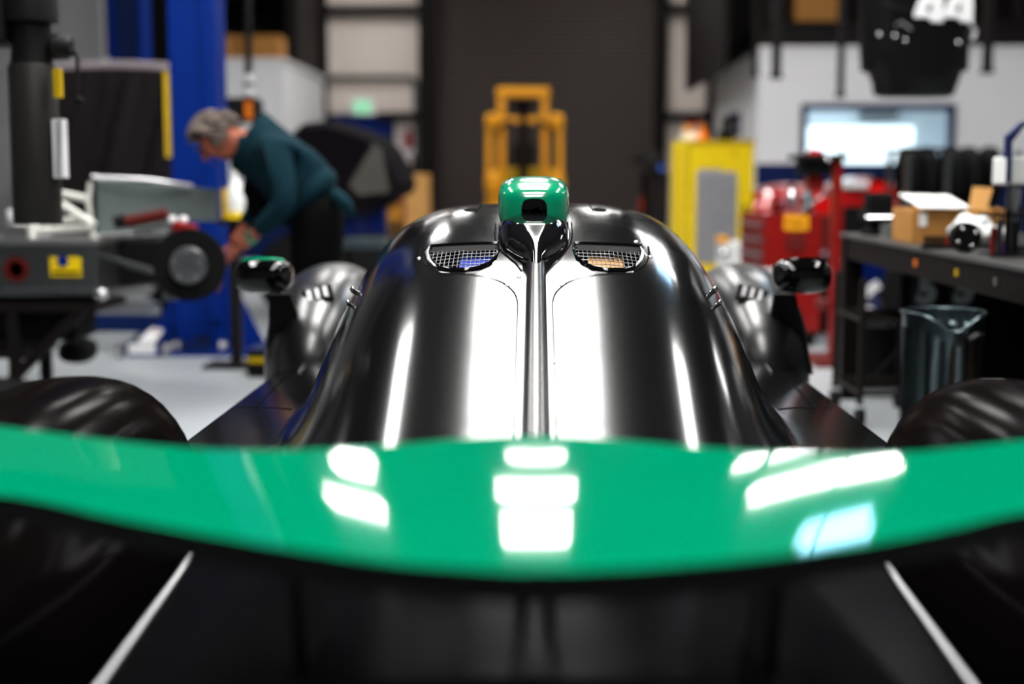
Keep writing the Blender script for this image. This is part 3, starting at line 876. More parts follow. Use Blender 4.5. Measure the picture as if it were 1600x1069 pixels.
# milling machine head in front on the left
ml = thing('milling_machine', 'tall dark grey milling machine with round head and crank handle', 'machine', (X(-120, 5.3), 5.3, 0))
DM = 5.0
cx0 = X(57, DM); R1 = (X(95, DM)-X(20, DM))/2
k = MB(); k.lathe((cx0, DM, Z(350, DM)), (0,0,1), [(R1*.97,0),(R1*1.0,.01),(R1*.97,Z(100, DM)-Z(350, DM)-.01),(R1*.9,Z(100, DM)-Z(350, DM))], 36)
k.build('quill_housing', 'machine_grey', ml, smooth=1)
k = MB(); k.lathe((cx0, DM, Z(100, DM)), (0,0,1), [(R1*.86,0),(R1*.80,.05),(R1*.80,Z(35, DM)-Z(100, DM)),(R1*1.12,Z(35, DM)-Z(100, DM)+.005),(R1*1.12,.32),(R1*.9,.36)], 36)
k.build('drive_head', 'dark_grey', ml, smooth=1)
k = MB(); k.lathe((cx0, DM, Z(100, DM)+.36), (0,0,1), [(R1*.8,0),(R1*.8,.3),(R1*.6,.33)], 30); k.build('motor', 'machine_grey', ml, smooth=1)
a = P(95, 73, DM); 
k = MB(); k.lathe((a.x-.03, DM, a.z), (1,0,0), [(.02,0),(.045,.005),(.045,.05),(.03,.07)], 20); k.build('feed_hub', 'dark_grey', ml, smooth=1)
k = MB(); k.tube([P(104, 84, DM-.01), P(118, 83, DM-.02), P(121, 92, DM-.02), P(121, 150, DM-.03)], [.008,.008,.007,.006], 8); k.build('crank_handle', 'dark_grey', ml, smooth=1)
MB().ell(P(123, 157, DM-.03), (.016,.016,.014), 14, 10).build('handle_knob', 'rubber', ml, smooth=1)
k = MB(); pbox(k, 84, 93, 107, 152, DM-.075, .03); k.build('warning_label', 'yellow_dark', ml)
k = MB(); pbox(k, 84, 97, 186, 278, DM-.055, .05); o = k.build('depth_scale', 'white_paint', ml)
for i in range(16):
    pass
k = MB()
for i in range(22):
    p = P(90, 190+i*4, DM-.0565); k.bb(p.x-.006, p.x+.010, p.y, p.y+.002, p.z-.0012, p.z+.0012)
o = k.build('scale_mark', 'gap', ml); o['kind'] = 'stuff'
xr = X(-60, DM)
MB().bb(cx0-1.25, cx0-R1*.7, DM-.09, DM+.12, Z(70, DM), Z(70, DM)+.22, .02).build('ram', 'dark_grey', ml)
MB().bb(cx0-1.35, cx0-.85, DM-.2, DM+.3, .18, Z(70, DM), .03).build('machine_column', 'machine_grey', ml)
MB().bb(cx0-1.45, cx0-.35, DM-.3, DM+.4, 0, .18, .03).build('machine_base', 'machine_grey', ml)
for q in range(3): 
    MB().bb(cx0-.85, cx0-.72+.02*q, DM-.1+.02*q, DM+.1, .55+.02*q, .62+.02*q).build('knee_slide', 'alu', ml)

# stripped race car chassis on a dark stand
ch = thing('bare_chassis', 'stripped aluminium race car chassis with exposed suspension beside the man', 'car', (X(90, 6.8), 6.9, 0))
DC = 6.6
k = MB(); pbox(k, -420, 150, 381, 462, DC, .55, .006); k.build('tub', 'alu', ch)
k = MB(); pbox(k, -420, 150, 374, 382, DC-.012, .58, .003); k.build('tub_lip', 'silver_satin', ch)
for i in range(12):
    p = P(10+i*12.5, 452, DC-.001); MB().lathe(p, (0,-1,0), [(.006,0),(.005,.003),(.002,.004)], 8).build('rivet', 'silver_satin', ch)
p = P(26, 421, DC-.002)
k = MB(); k.lathe(p, (0,-1,0), [(.036,0),(.058,.001),(.058,.012),(.036,.012),(.036,0)], 30); k.build('red_ring', 'dark_red', ch, smooth=1)
k = MB(); pbox(k, 79, 126, 402, 432, DC-.006, .004); st_ = k.build('sticker', 'yellow_paint', ch)
k = MB(); k.lathe(P(98, 408, DC-.007), (0,-1,0), [(.030,0),(.030,.003)], 6); k.build('sticker_emblem', 'blue_paint', st_)
k = MB(); pbox(k, 82, 124, 424, 428, DC-.008, .003); k.build('sticker_bar', 'gap', st_)
def rod(name, pts, r, m, par, d=None):
    k = MB(); k.tube([P(a, b, c) for a, b, c in pts], r, 10); return k.build(name, m, par, smooth=1)
for pts in ([(93,302,DC+.2),(143,312,DC+.2)], [(95,318,DC+.15),(148,352,DC+.15)], [(143,285,DC+.2),(139,312,DC+.2),(148,378,DC+.2)], [(48,352,DC+.1),(50,380,DC+.1)], [(12,352,DC+.15),(60,358,DC+.15)], [(62,360,DC+.25),(145,356,DC+.25)], [(95,345,DC+.3),(140,340,DC+.3)]):
    rod('frame_tube', pts, .017, 'white_tube', ch)
k = MB(); pbox(k, 5, 45, 352, 376, DC+.1, .3); k.build('tank_panel', 'silver_satin', ch)
k = MB(); pbox(k, 10, 22, 328, 345, DC+.1, .1, .01); k.build('reservoir', 'white_paint', ch)
# clear side screen
k = MB(); q = [P(146,280,DC+.25), P(300,292,DC+.45), P(341,297,DC+.5), P(341,347,DC+.5), P(300,345,DC+.45), P(146,372,DC+.25)]
k.prism(q, (0,.012,0)); k.build('side_screen', 'glass_green', ch)
rod('screen_rail', [(143,277,DC+.22),(230,281,DC+.3),(300,291,DC+.42)], .012, 'silver_satin', ch)
rod('screen_rail', [(146,278,DC+.2),(149,458,DC+.2)], .014, 'rubber', ch)
# suspension
rod('wishbone', [(160,370,DC+.1),(258,363,DC-.1)], .016, 'silver_satin', ch)
rod('wishbone', [(155,400,DC+.1),(240,424,DC-.1)], .016, 'alu', ch)
rod('wishbone', [(160,458,DC+.1),(238,453,DC-.1)], .020, 'silver_satin', ch)
rod('wishbone', [(150,455,DC+.4),(250,445,DC-.05)], .014, 'alu', ch)
k = MB(); pbox(k, 150, 250, 374, 450, DC+.35, .2, .02); k.build('inner_bulkhead', 'matte_black', ch)
MB().ell(P(158,460,DC-.02), (.035,.03,.03), 16, 10).build('rod_end', 'silver_satin', ch, smooth=1)
rod('damper', [(188,350,DC-.02),(262,335,DC-.02)], .022, 'dark_red', ch)
rod('damper_body', [(180,348,DC-.03),(197,345,DC-.03)], .032, 'dark_grey', ch)
k = MB()
for i in range(9):
    t = i/8; a = P(196+62*t, 347-12*t, DC-.02)
    pass
k.tube([P(196+62*i/90, 347-12*i/90, DC-.02)+V(0, .031*math.cos(i*.6), .031*math.sin(i*.6)) for i in range(91)], .004, 6)
k.build('coil_spring', 'dark_red', ch, smooth=1)
k = MB(); k.loft([[P(252,352,DC-.05), P(268,350,DC-.05), P(276,470,DC-.05), P(254,470,DC-.05)], [p+V(0,.06,0) for p in (P(252,352,DC-.05), P(268,350,DC-.05), P(276,470,DC-.05), P(254,470,DC-.05))]]); k.build('upright', 'alu', ch)
MB().ell(P(258,405,DC-.1), (.04,.04,.05), 16, 12).build('hub_carrier', 'alu', ch, smooth=1)
hc = P(296,414,DC-.17); axh = V(.10,-1,0).normalized()
k = MB(); k.lathe(hc-axh*.02, axh, [(.06,0),(.165,.0),(.165,.024),(.06,.024)], 44); k.build('brake_disc', 'matte_black', ch, smooth=1)
k = MB(); k.lathe(hc, axh, [(.086,0),(.084,.05),(.078,.058),(.030,.058),(.028,.040),(.01,.040)], 36); hb_ = k.build('hub', 'alu', ch, smooth=1)
for i in range(5):
    a = 2*PI*i/5+.3; sd = axh.cross(V(0,0,1)).normalized(); q = hc + axh*.056 + sd*.063*math.cos(a) + V(0,0,1)*.063*math.sin(a)
    k = MB(); k.cyl(q, q+axh*.022, .008, seg=8); k.build('wheel_stud', 'chrome', hb_)
k = MB(); k.box(P(289,357,DC-.14), (.11,.06,.05), Euler((0,.2,0)), .012); k.build('brake_caliper', 'red_paint', ch)
for px in (270, 287): MB().ell(P(px,344,DC-.1), (.02,.02,.02), 12, 8).build('reservoir_cap', 'white_paint', ch, smooth=1)
k = MB(); k.box(P(345,430,DC-.1), (.03,.05,.16), Euler((0,.3,0)), .01); k.build('brake_caliper', 'dark_red', ch)
# stand under the chassis
sd_ = thing('chassis_stand', 'dark wheeled stand carrying the bare chassis', 'stand', (X(60, 6.8), 6.9, 0))
zt = min(P(-420, 462, DC).z, P(150, 462, DC).z)-.028
xa, xb = X(-300, DC), X(140, DC)
MB().bb(xa, xb, DC+.02, DC+.52, zt-.05, zt).build('deck_plate', 'steel_dark', sd_)
for x in (xa+.06, xb-.4):
    for y in (DC+.05, DC+.47):
        MB().bb(x-.025, x+.025, y-.025, y+.025, .07, zt-.05).build('leg', 'steel_dark', sd_)
        MB().cyl((x-.02, y, .04), (x+.02, y, .04), .04, seg=16).build('caster', 'rubber', sd_)
k = MB(); k.prism([V(xb-.05, DC+.03, zt-.05), V(xb-.12, DC+.03, zt-.05), V(xb-.45, DC+.03, .12), V(xb-.38, DC+.03, .12)], (0,.04,0)); k.build('brace', 'steel_dark', sd_)
MB().bb(xa, xb-.35, DC+.03, DC+.5, .22, .26).build('lower_shelf', 'steel_dark', sd_)
MB().bb(xa+.1, xb-.12, DC+.10, DC+.42, .30, zt-.06, .01).build('tool_tray', 'rubber', sd_)
MB().bb(xa+.1, xb-.36, DC+.06, DC+.46, .262, .30, .005).build('tray_rail', 'rubber', sd_)
# cable coil and floor items beside the stand
tw = thing('tow_dolly', 'low black wedge dolly lying on the floor under the bare chassis', 'dolly', (X(70, 6.2), 6.2, 0))
k = MB(); k.prism([V(X(-60,6.15),6.1,.012), V(X(118,6.15),6.1,.012), V(X(92,6.15),6.1,.10), V(X(-60,6.15),6.1,.16)], (0,.35,0)); k.build('ramp', 'rubber', tw)
MB().bb(X(22,6.1), X(54,6.1), 6.07, 6.1, .02, .10, .004).build('reflector', 'orange', tw)
MB().cyl((X(-20,6.1), 6.3, .012), (X(-20,6.1), 6.3, .012+.02), .05).build('foot', 'rubber', tw)
bt = thing('boot_bag', 'black tool bag on the grey floor at the end of the low dolly', 'bag', (X(122, 7.2), 7.2, 0))
k = MB(); k.ell(P(120, 548, 7.2)+V(0,.02,0), (.09,.14,.065), 20, 12, power=.8); k.build('bag_body', 'rubber', bt, smooth=1)
k = MB(); k.tube([P(108,540,7.1), P(112,528,7.1), P(128,528,7.1), P(132,540,7.1)], .008, 8); k.build('strap', 'rubber', bt, smooth=1)
z_ = min((o.matrix_basis.translation.z for o in [bt]))
# floor jacks
def jack(px, py, lb, m, sc=1.0, arm='white_paint'):
    c = PZ(px, py, 0); t = thing('floor_jack', lb, 'jack', c, 'floor jacks')
    L_ = .62*sc; W_ = .13*sc
    for s in (-1, 1):
        k = MB(); k.prism([c+V(s*W_, -.30*sc, .03), c+V(s*W_, .32*sc, .03), c+V(s*W_, .32*sc, .17*sc), c+V(s*W_, .1*sc, .15*sc), c+V(s*W_, -.30*sc, .09*sc)], (s*.012, 0, 0)); k.build('side_plate', m, t)
        for y in (-.27, .27):
            MB().cyl(c+V(s*(W_+.015), y*sc, .045), c+V(s*(W_+.055), y*sc, .045), .045, seg=18).build('wheel', 'silver_satin', t)
    k = MB(); k.prism([c+V(-.06*sc, -.20*sc, .08), c+V(.06*sc, -.20*sc, .08), c+V(.045*sc, .2*sc, .17*sc), c+V(-.045*sc, .2*sc, .17*sc)], (0, 0, .02)); k.build('lift_arm', arm, t)
    k = MB(); k.bb(c.x-.1*sc, c.x+.1*sc, c.y-.345*sc, c.y-.325*sc, .03, .09); k.build('front_badge', 'white_paint' if arm == 'white_paint' else 'blue_dark', t)
    MB().lathe(c+V(0,.22*sc,.2*sc), (0,0,1), [(.05*sc,0),(.06*sc,.02),(.06*sc,.04),(.04*sc,.04)], 20).build('saddle', 'silver_satin', t, smooth=1)
    k = MB(); k.tube([c+V(0,.28*sc,.14*sc), c+V(0,.36*sc,.75*sc)], .016, 8); k.build('handle', 'rubber', t)
    MB().cyl(c+V(-.03,.0,.125*sc), c+V(.03,.0,.16*sc), .02).build('red_valve', 'red_paint', t)
    return t
jack(241, 552, 'white and blue floor jack standing alone on the grey floor', 'blue_dark', .8)
jack(327, 548, 'dark blue floor jack at the foot of the blue lift column', 'blue_dark', .8, 'dark_grey')
bx = thing('parts_tray', 'low black tray with yellow trim on floor beside the slim bottle stand', 'tray', PZ(432, 590, 0))
c = PZ(432, 590, 0)
MB().bb(c.x-.16, c.x+.22, c.y, c.y+.3, 0, .14, .01).build('tray_body', 'rubber', bx)
MB().bb(c.x-.15, c.x-.05, c.y-.01, c.y-.001, .08, .11).build('yellow_trim', 'yellow_dark', bx)
MB().bb(c.x-.16, c.x+.22, c.y-.012, c.y+.3, .141, .15).build('tray_rim', 'blue_dark', bx)

# hoist with chain block
hs = thing('chain_hoist', 'dark chain hoist with black and white blocks hanging behind the man', 'hoist', P(388, 190, 10.5))
DH = 10.5
k = MB(); k.tube([P(388,-420,DH), P(388,118,DH)], .028, 8); k.build('hanging_cable', 'dark_grey', hs)
for i, (ya, yb, m) in enumerate(((117,128,'white_paint'),(128,136,'rubber'),(136,150,'white_paint'),(150,160,'rubber'))):
    k = MB(); a = P(388, yb, DH); k.lathe(a, (0,0,1), [(.03,0),(.04,.006),(.04,Z(ya,DH)-Z(yb,DH)-.006),(.03,Z(ya,DH)-Z(yb,DH))], 18); k.build('collar', m, hs, smooth=1)
k = MB(); pbox(k, 350, 404, 152, 192, DH-.05, .2, .03); k.build('hoist_body', 'dark_grey', hs)
k = MB(); pbox(k, 383, 393, 158, 186, DH-.065, .02, .003); k.build('orange_tag', 'orange', hs)
k = MB(); k.tube([P(372,190,DH), P(372,330,DH)], .012, 8); k.build('load_chain', 'steel_dark', hs)

# dark car under a cover behind the man
cv = thing('covered_car', 'low car under a near black cover with grey patch behind the man', 'car', (X(540, 10.5), 11.2, 0))
DV = 10.5
out_ = [(430,330),(440,250),(452,208),(470,192),(510,188),(550,200),(580,212),(602,235),(616,262),(626,288),(620,305),(590,318)]
k = MB(); rr = []
for yy, sc2 in ((0,.93),(.12,1.0),(.5,1.03),(1.2,1.03),(1.5,.98),(1.6,.90)):
    ring = []
    for px, py in out_:
        p = P(px, py, DV); c = P(525, 330, DV)
        ring.append(V(c.x+(p.x-c.x)*sc2, DV+yy, c.z+(p.z-c.z)*sc2))
    ring += [P(590,330,DV)+V(0,yy,0), P(430,345,DV)+V(0,yy,0)]
    rr.append(ring)
k.loft(rr); o = k.build('fabric_cover', 'cover_dark', cv, smooth=1)
k = MB(); k.prism([P(584,224,DV-.02), P(596,232,DV-.02), P(608,300,DV-.02), P(560,306,DV-.02), P(545,290,DV-.02)], (0,.03,0)); k.build('grey_patch', 'cover_grey', cv)
k = MB(); pbox(k, 440, 605, 318, 400, DV+.1, 1.3, .05); k.build('body_side', 'navy_gloss', cv)
for px in (470, 580):
    k = MB(); k.lathe(V(X(px,DV+.2), DV+.05, .33), (0,1,0), [(.2,0),(.31,.02),(.33,.05),(.33,.22),(.2,.24)], 28); k.build('wheel', 'rubber', cv, smooth=1)
# brown crate and bits near the column
cr = carton('cardboard_box', (X(643, 17), 17.2, .55), (X(668,17)-X(618,17), .6, 1.1), 'tall brown carton standing on floor before the left door column', 'card_light')
pl_ = thing('fire_extinguisher', 'dark red extinguisher with green tag beside the tall carton', 'extinguisher', (X(622, 16), 16, 0))
k = MB(); k.lathe((X(622,16), 16, 0), (0,0,1), [(.07,0),(.08,.02),(.08,.78),(.05,.86),(.025,.88),(.025,.95)], 20); k.build('cylinder', 'dark_red', pl_, smooth=1)
k = MB(); k.bb(X(615,16), X(628,16), 15.9, 15.95, Z(284,16), Z(266,16)); k.build('green_tag', 'green_gloss', pl_)
MB().bb(X(622,16)-.03, X(622,16)+.03, 15.96, 16.04, .95, 1.0).build('valve', 'chrome', pl_)
tr = thing('scrap_bundle', 'dark tangled bundle of parts piled on the tall brown carton', 'parts', (X(645,17), 17.2, 1.1))
for i in range(9):
    a = V(X(645,17)+random.uniform(-.14,.14), 17.2+random.uniform(-.15,.15), 1.105+.02)
    b = a + V(random.uniform(-.12,.12), random.uniform(-.1,.1), random.uniform(.05,.22)); k = MB(); k.tube([a, (a+b)/2+V(.03,0,.02), b], .018, 7); k.build('bent_part', 'steel_brown', tr, smooth=1)

# ---- blue low bench/parts washer behind man
bq = thing('steel_bench', 'low dark bench with pale blue edge behind the man', 'bench', (X(570, 9.5), 9.6, 0))
MB().bb(X(530,9.5), X(600,9.5), 9.4, 9.9, Z(388,9.5), Z(374,9.5)).build('bench_top', 'galv', bq)
for px in (534, 596):
    for y in (9.45, 9.85): MB().bb(X(px,9.5)-.02, X(px,9.5)+.02, y-.02, y+.02, 0, Z(388,9.5)).build('leg', 'steel_dark', bq)
yb_ = thing('spray_bottle', 'white and yellow bottle on floor stand just left of the man', 'bottle', (X(362, 8.0), 8.0, 0))
# the bottle stands on a slim parts stand
st2 = thing('parts_stand', 'slim black stand under the white and yellow bottle', 'stand', (X(362, 8.0), 8.0, 0))
z0 = Z(342, 8.0)
MB().bb(X(343,8), X(383,8), 7.9, 8.15, z0-.03, z0-.002).build('stand_top', 'steel_dark', st2)
MB().bb(X(363,8)-.03, X(363,8)+.03, 7.99, 8.05, .02, z0-.03).build('stand_post', 'steel_dark', st2)
MB().bb(X(363,8)-.17, X(363,8)+.17, 7.87, 8.17, 0, .02).build('foot', 'steel_dark', st2)
yb_.location.z = z0; yb_['_w'] = (X(362,8), 8.0, z0)
k = MB(); k.lathe((X(366,8), 8.02, z0), (0,0,1), [(.045,0),(.05,.01),(.05,.15),(.03,.2),(.015,.22),(.015,.26)], 20); k.build('bottle_body', 'plastic_white', yb_, smooth=1)
k = MB(); k.lathe((X(366,8), 8.02, z0+.001), (0,0,1), [(.04,0),(.056,.0),(.056,.035),(.04,.035)], 20); k.build('base_band', 'yellow_paint', yb_, smooth=1)
k = MB(); k.bb(X(348,8), X(355,8), 7.97, 8.05, z0, z0+.17); k.build('yellow_can', 'yellow_dark', yb_)

# ================================================================== the man
DP = 7.0
man = thing('person', 'grey-haired person in teal sweater bending over the exposed wheel hub', 'person', (X(500, DP), DP, 0))
def skin_mesh(name, m, verts, edges, radii, par, root=0, sub=2):
    base = Vector(par['_w'])
    me = bpy.data.meshes.new(name); me.from_pydata([tuple(Vector(v)-base) for v in verts], edges, []); 
    o = bpy.data.objects.new(name, me); C.objects.link(o); o.parent = par; o['_w'] = tuple(base)
    md = o.modifiers.new('s', 'SKIN')
    for i, r in enumerate(radii):
        rr = r if isinstance(r, tuple) else (r, r)
        me.skin_vertices[0].data[i].radius = rr
        me.skin_vertices[0].data[i].use_root = (i == root)
    md.use_smooth_shade = True
    sb = o.modifiers.new('d', 'SUBSURF'); sb.levels = sub; sb.render_levels = sub
    bpy.context.view_layer.update(); baked(o)
    o.data.materials.clear(); o.data.materials.append(M[m]); o.data.shade_smooth()
    return o
def Q(px, py, dy=0): return P(px, py, DP+dy)
pel = Q(506, 345)
J = dict(pelvis=pel, belly=Q(482,305), chest=Q(438,258), ster=Q(408,232), neck=Q(385,222), hl=Q(497,362,-.10), hr=Q(500,362,.10),
         kl=Q(478,470,-.13), kr=Q(500,468,.14), al=Q(498,588,-.14), ar=Q(528,588,.16), tl=Q(462,606,-.16), tr=Q(490,606,.17),
         sl=Q(428,232,-.19), sr=Q(415,240,.19), el=Q(448,318,-.27), er=Q(408,320,.22), wl=Q(392,372,-.20), wr=Q(374,366,.02), pl=Q(374,386,-.18), pr=Q(362,382,.0))
# head frame: steeply bowed, face towards the hub
hcn = Q(336, 220); up_ = V(-.78, 0, .62).normalized(); fw_ = V(-.62, -.10, -.78).normalized(); sd2 = up_.cross(fw_).normalized()
HR = Matrix((sd2, fw_, up_)).transposed()
def H(s_, f_, u_): return hcn + sd2*s_ + fw_*f_ + up_*u_
names = list(J); idx = {n: i for i, n in enumerate(names)}
hd = ['hb', 'hm', 'ht', 'jaw']
vv = [J[n] for n in names] + [H(0,-.03,-.05), H(0,0,.02), H(0,-.005,.075), H(0,.045,-.085)]
ed = [('pelvis','belly'),('belly','chest'),('chest','ster'),('ster','neck'),('pelvis','hl'),('pelvis','hr'),('hl','kl'),('hr','kr'),('kl','al'),('kr','ar'),('al','tl'),('ar','tr'),
      ('ster','sl'),('ster','sr'),('sl','el'),('sr','er'),('el','wl'),('er','wr'),('wl','pl'),('wr','pr')]
ee = [(idx[a], idx[b]) for a, b in ed] + [(idx['neck'], len(names)), (len(names), len(names)+1), (len(names)+1, len(names)+2), (len(names), len(names)+3)]
rad = dict(pelvis=.09, belly=.09, chest=.12, ster=.09, neck=.062, hl=.07, hr=.07, kl=.06, kr=.06, al=.04, ar=.04, tl=.035, tr=.035, sl=.06, sr=.06, el=.042, er=.042, wl=.028, wr=.028, pl=.036, pr=.036)
body = skin_mesh('body', 'skin', vv, ee, [rad[n] for n in names]+[.075,.088,.066,.052], man)
# fingers and thumbs, nose, ears, eyes, brows, mouth belong to the body part tree
def fingers(pc, dirv, side, nrm):
    for i in range(4):
        o_ = pc + side*(-.028+.019*i); l_ = (.075,.085,.08,.062)[i]
        pts = [o_, o_+dirv*l_*.5+nrm*.006, o_+dirv*l_*.8+nrm*.026, o_+dirv*l_*.85+nrm*.05]
        k = MB(); k.tube(pts, [.0105,.0098,.009,.007], 8); k.build('finger', 'skin', body, smooth=2)
    o_ = pc - side*.034 - dirv*.02
    k = MB(); k.tube([o_, o_-side*.022+dirv*.02+nrm*.01, o_-side*.02+dirv*.05+nrm*.03], [.013,.0115,.009], 8); k.build('thumb', 'skin', body, smooth=2)
fingers(J['pl']+V(-.01,0,-.01), V(-.72,-.1,-.68).normalized(), V(.1,-.95,.2).normalized(), V(-.5,.3,-.6).normalized())
fingers(J['pr']+V(-.01,0,-.01), V(-.8,-.2,-.5).normalized(), V(.1,.95,.2).normalized(), V(-.4,-.5,-.6).normalized())
k = MB(); k.loft([[H(-.008,.085,.025), H(.008,.085,.025), H(.008,.07,.02), H(-.008,.07,.02)], [H(-.016,.112,-.018), H(.016,.112,-.018), H(.018,.075,-.025), H(-.018,.075,-.025)], [H(-.012,.095,-.032), H(.012,.095,-.032), H(.014,.07,-.032), H(-.014,.07,-.032)]])
k.build('nose', 'skin', body, smooth=1)
for s in (-1, 1):
    MB().ell(H(s*.078,-.012,-.005), (.012,.020,.032), 14, 10, HR).build('ear', 'skin', body, smooth=2)
    MB().ell(H(s*.032,.080,.022), (.013,.010,.010), 12, 8, HR).build('eye', 'eye', body, smooth=2)
    MB().ell(H(s*.032,.086,.040), (.022,.008,.006), 12, 8, HR).build('eyebrow', 'hair', body, smooth=2)
MB().ell(H(0,.088,-.062), (.026,.008,.006), 12, 8, HR).build('mouth', 'dark_red', body, smooth=2)
# hair: shell over crown and back of the head
k = MB(); k.ell((0,0,0), (1,1,1), 40, 26); bmh = k.bm
kill = [v for v in bmh.verts if (v.co.y > .30 and v.co.z < .52) or v.co.z < -.52]
bmesh.ops.delete(bmh, geom=kill, context='VERTS')
for v in bmh.verts:
    n_ = 1 + .05*math.sin(v.co.x*19+v.co.z*7)*math.sin(v.co.y*17+v.co.x*5)
    p = v.co*n_; v.co = H(p.x*.096, -.012+p.y*.112, .028+p.z*.118)
bmesh.ops.solidify(bmh, geom=bmh.faces[:], thickness=.012)
for i in range(150):
    a_ = random.uniform(0, 2*PI); c_ = random.uniform(-.45, .98); r_ = math.sqrt(1-c_*c_)
    n3 = V(r_*math.cos(a_), r_*math.sin(a_), c_)
    if n3.y > .28 and n3.z < .5: continue
    q0 = H(n3.x*.095, -.012+n3.y*.110, .028+n3.z*.116)
    q1 = H(n3.x*.112, -.012+n3.y*.122-.018, .028+n3.z*.128-.022)
    q2 = H(n3.x*.108, -.012+n3.y*.118-.036, .028+n3.z*.118-.045)
    k.tube([q0, q1, q2], [.010, .008, .002], 5)
k.build('hair', 'hair', man, smooth=2)
# sweater over torso and arms
sv = ['belly2','chest','ster','neck','sl','sr','el','er','wl','wr','hem']
JJ = dict(J, belly2=Q(476,292), hem=Q(504,322), neck=Q(392,224), chest=Q(436,250))
wl2 = J['el'].lerp(J['wl'], .86); wr2 = J['er'].lerp(J['wr'], .86); JJ['wl'] = wl2; JJ['wr'] = wr2
ix = {n: i for i, n in enumerate(sv)}
sw_ = skin_mesh('sweater', 'sweater', [JJ[n] for n in sv], [(ix[a], ix[b]) for a, b in (('hem','belly2'),('belly2','chest'),('chest','ster'),('ster','neck'),('ster','sl'),('ster','sr'),('sl','el'),('sr','er'),('el','wl'),('er','wr'))],
   [.165,.175,.132,.085,.09,.09,.066,.066,.045,.045,.190], man, 1)
k = MB(); k.tube([Q(520,300,-.10), Q(540,318,-.12), Q(552,340,-.12)], [.03,.035,.02], 10); k.build('shirt_tail', 'sweater', man, smooth=2)
k = MB(); k.tube([J['neck']+V(-.01,-.075,.03), J['neck']+V(-.03,-.06,-.05), J['neck']+V(.02,-.085,-.04), J['neck']+V(.03,-.06,.06)], .014, 8); k.build('collar', 'sweater', man, smooth=2)
# trousers
tn = ['pelvis','hl','hr','kl','kr','al','ar','waist']
TJ = dict(J, waist=Q(484,306)); TJ['al'] = J['al']+V(0,0,.02); TJ['ar'] = J['ar']+V(0,0,.02)
ix = {n: i for i, n in enumerate(tn)}
skin_mesh('trousers', 'trouser', [TJ[n] for n in tn], [(ix[a], ix[b]) for a, b in (('pelvis','hl'),('pelvis','hr'),('hl','kl'),('hr','kr'),('kl','al'),('kr','ar'),('pelvis','waist'))],
   [.175,.13,.13,.09,.09,.065,.065,.175], man, 0)
for a_, t_n in (('al','tl'),('ar','tr')):
    p = J[a_]; k = MB(); k.ell(V(p.x-.07, p.y, .045), (.14,.05,.045), 20, 12, power=.8); k.build('shoe', 'rubber', man, smooth=1)
# apron front, hanging dark
k = MB(); k.prism([Q(384,262,-.08), Q(436,300,-.10), Q(448,352,-.10), Q(402,350,-.06), Q(378,300,-.05)], (0,.22,0)); k.build('apron', 'trouser', man)
wc = J['wl']; wd = (J['pl']-J['wl']).normalized()
k = MB(); k.lathe(wc-wd*.012, wd, [(.026,0),(.034,.0),(.034,.022),(.026,.022)], 20); wt_ = k.build('watch', 'green_deep', man, smooth=1)
k = MB(); k.cyl(wc+V(.0,-.034,.008), wc+V(.0,-.044,.010), .019, seg=20); k.build('watch_face', 'chrome', wt_)

# ================================================================== centre back: forklift
fk = thing('forklift', 'orange-yellow forklift with tall mast parked before the brown roll-up door', 'forklift', (X(819, 19.5), 19.5, 0))
DF = 19.3
def fb(name, x0, x1, y0, y1, d, dep, m, bev=.01):
    k = MB(); pbox(k, x0, x1, y0, y1, d, dep, bev); return k.build(name, m, fk)
# inner mast
for x0, x1 in ((777,789),(846,857)):
    a = P(x0, 140, DF); b = P(x1, 140, DF)
    MB().bb(a.x, b.x, DF+.05, DF+.2, .1, a.z, .012).build('mast_rail', 'orange_yellow', fk)
fb('mast_crossbar', 775, 859, 136, 152, DF+.03, .2, 'orange_yellow', .03)
fb('mast_crossbar', 788, 847, 182, 192, DF+.05, .1, 'orange_yellow')
for x0, x1 in ((759,769),(870,880)):
    a = P(x0, 185, DF-.3); b = P(x1, 185, DF-.3)
    MB().bb(a.x, b.x, DF-.3, DF-.16, .12, a.z-.1, .012).build('guard_post', 'orange_yellow', fk)
    c = P((x0+x1)/2 + (5 if x0 < 800 else -5), 190, DF-.25)
    k = MB(); k.ell(c, (.10,.12,.11), 18, 12, power=.8); k.build('guard_shoulder', 'orange_yellow', fk, smooth=1)
    k = MB(); c2 = P(770 if x0 < 800 else 870, 287, DF-.35); k.ell(c2, (.11,.12,.16), 18, 12, power=.8); k.build('lamp_pod', 'orange_yellow', fk, smooth=1)
k = MB(); k.cyl(P(818, 330, DF+.1), P(818, 165, DF+.1), .07); k.build('lift_cylinder', 'steel_dark', fk)
MB().ell(P(817,165,DF+.1), (.14,.1,.1), 16, 10).build('chain_pulley', 'steel_brown', fk, smooth=1)
k = MB(); k.tube([P(776,215,DF-.1), P(780,196,DF-.1), P(800,190,DF-.1)], .03, 8); k.build('hose', 'steel_dark', fk, smooth=1)
k = MB(); k.tube([P(862,215,DF-.1), P(858,196,DF-.1), P(838,190,DF-.1)], .03, 8); k.build('hose', 'steel_dark', fk, smooth=1)
fb('carriage_plate', 770, 870, 305, 345, DF-.4, .08, 'orange_yellow')
for x in (786, 845):
    a = P(x, 330, DF-.45); MB().bb(a.x-.06, a.x+.06, DF-1.5, DF-.4, .06, .11).build('fork', 'steel_dark', fk)
fb('chassis_body', 772, 868, 262, 380, DF+.25, 1.4, 'yellow_dark', .05)
fb('seat_back', 800, 836, 225, 268, DF+.9, .12, 'steel_dark', .03)
for x in (775, 862):
    for y in (DF-.1, DF+1.4):
        a = P(x, 330, DF); k = MB(); k.cyl((a.x-.09, y, .28), (a.x+.09, y, .28), .28, seg=24); k.build('wheel', 'rubber', fk, smooth=1)

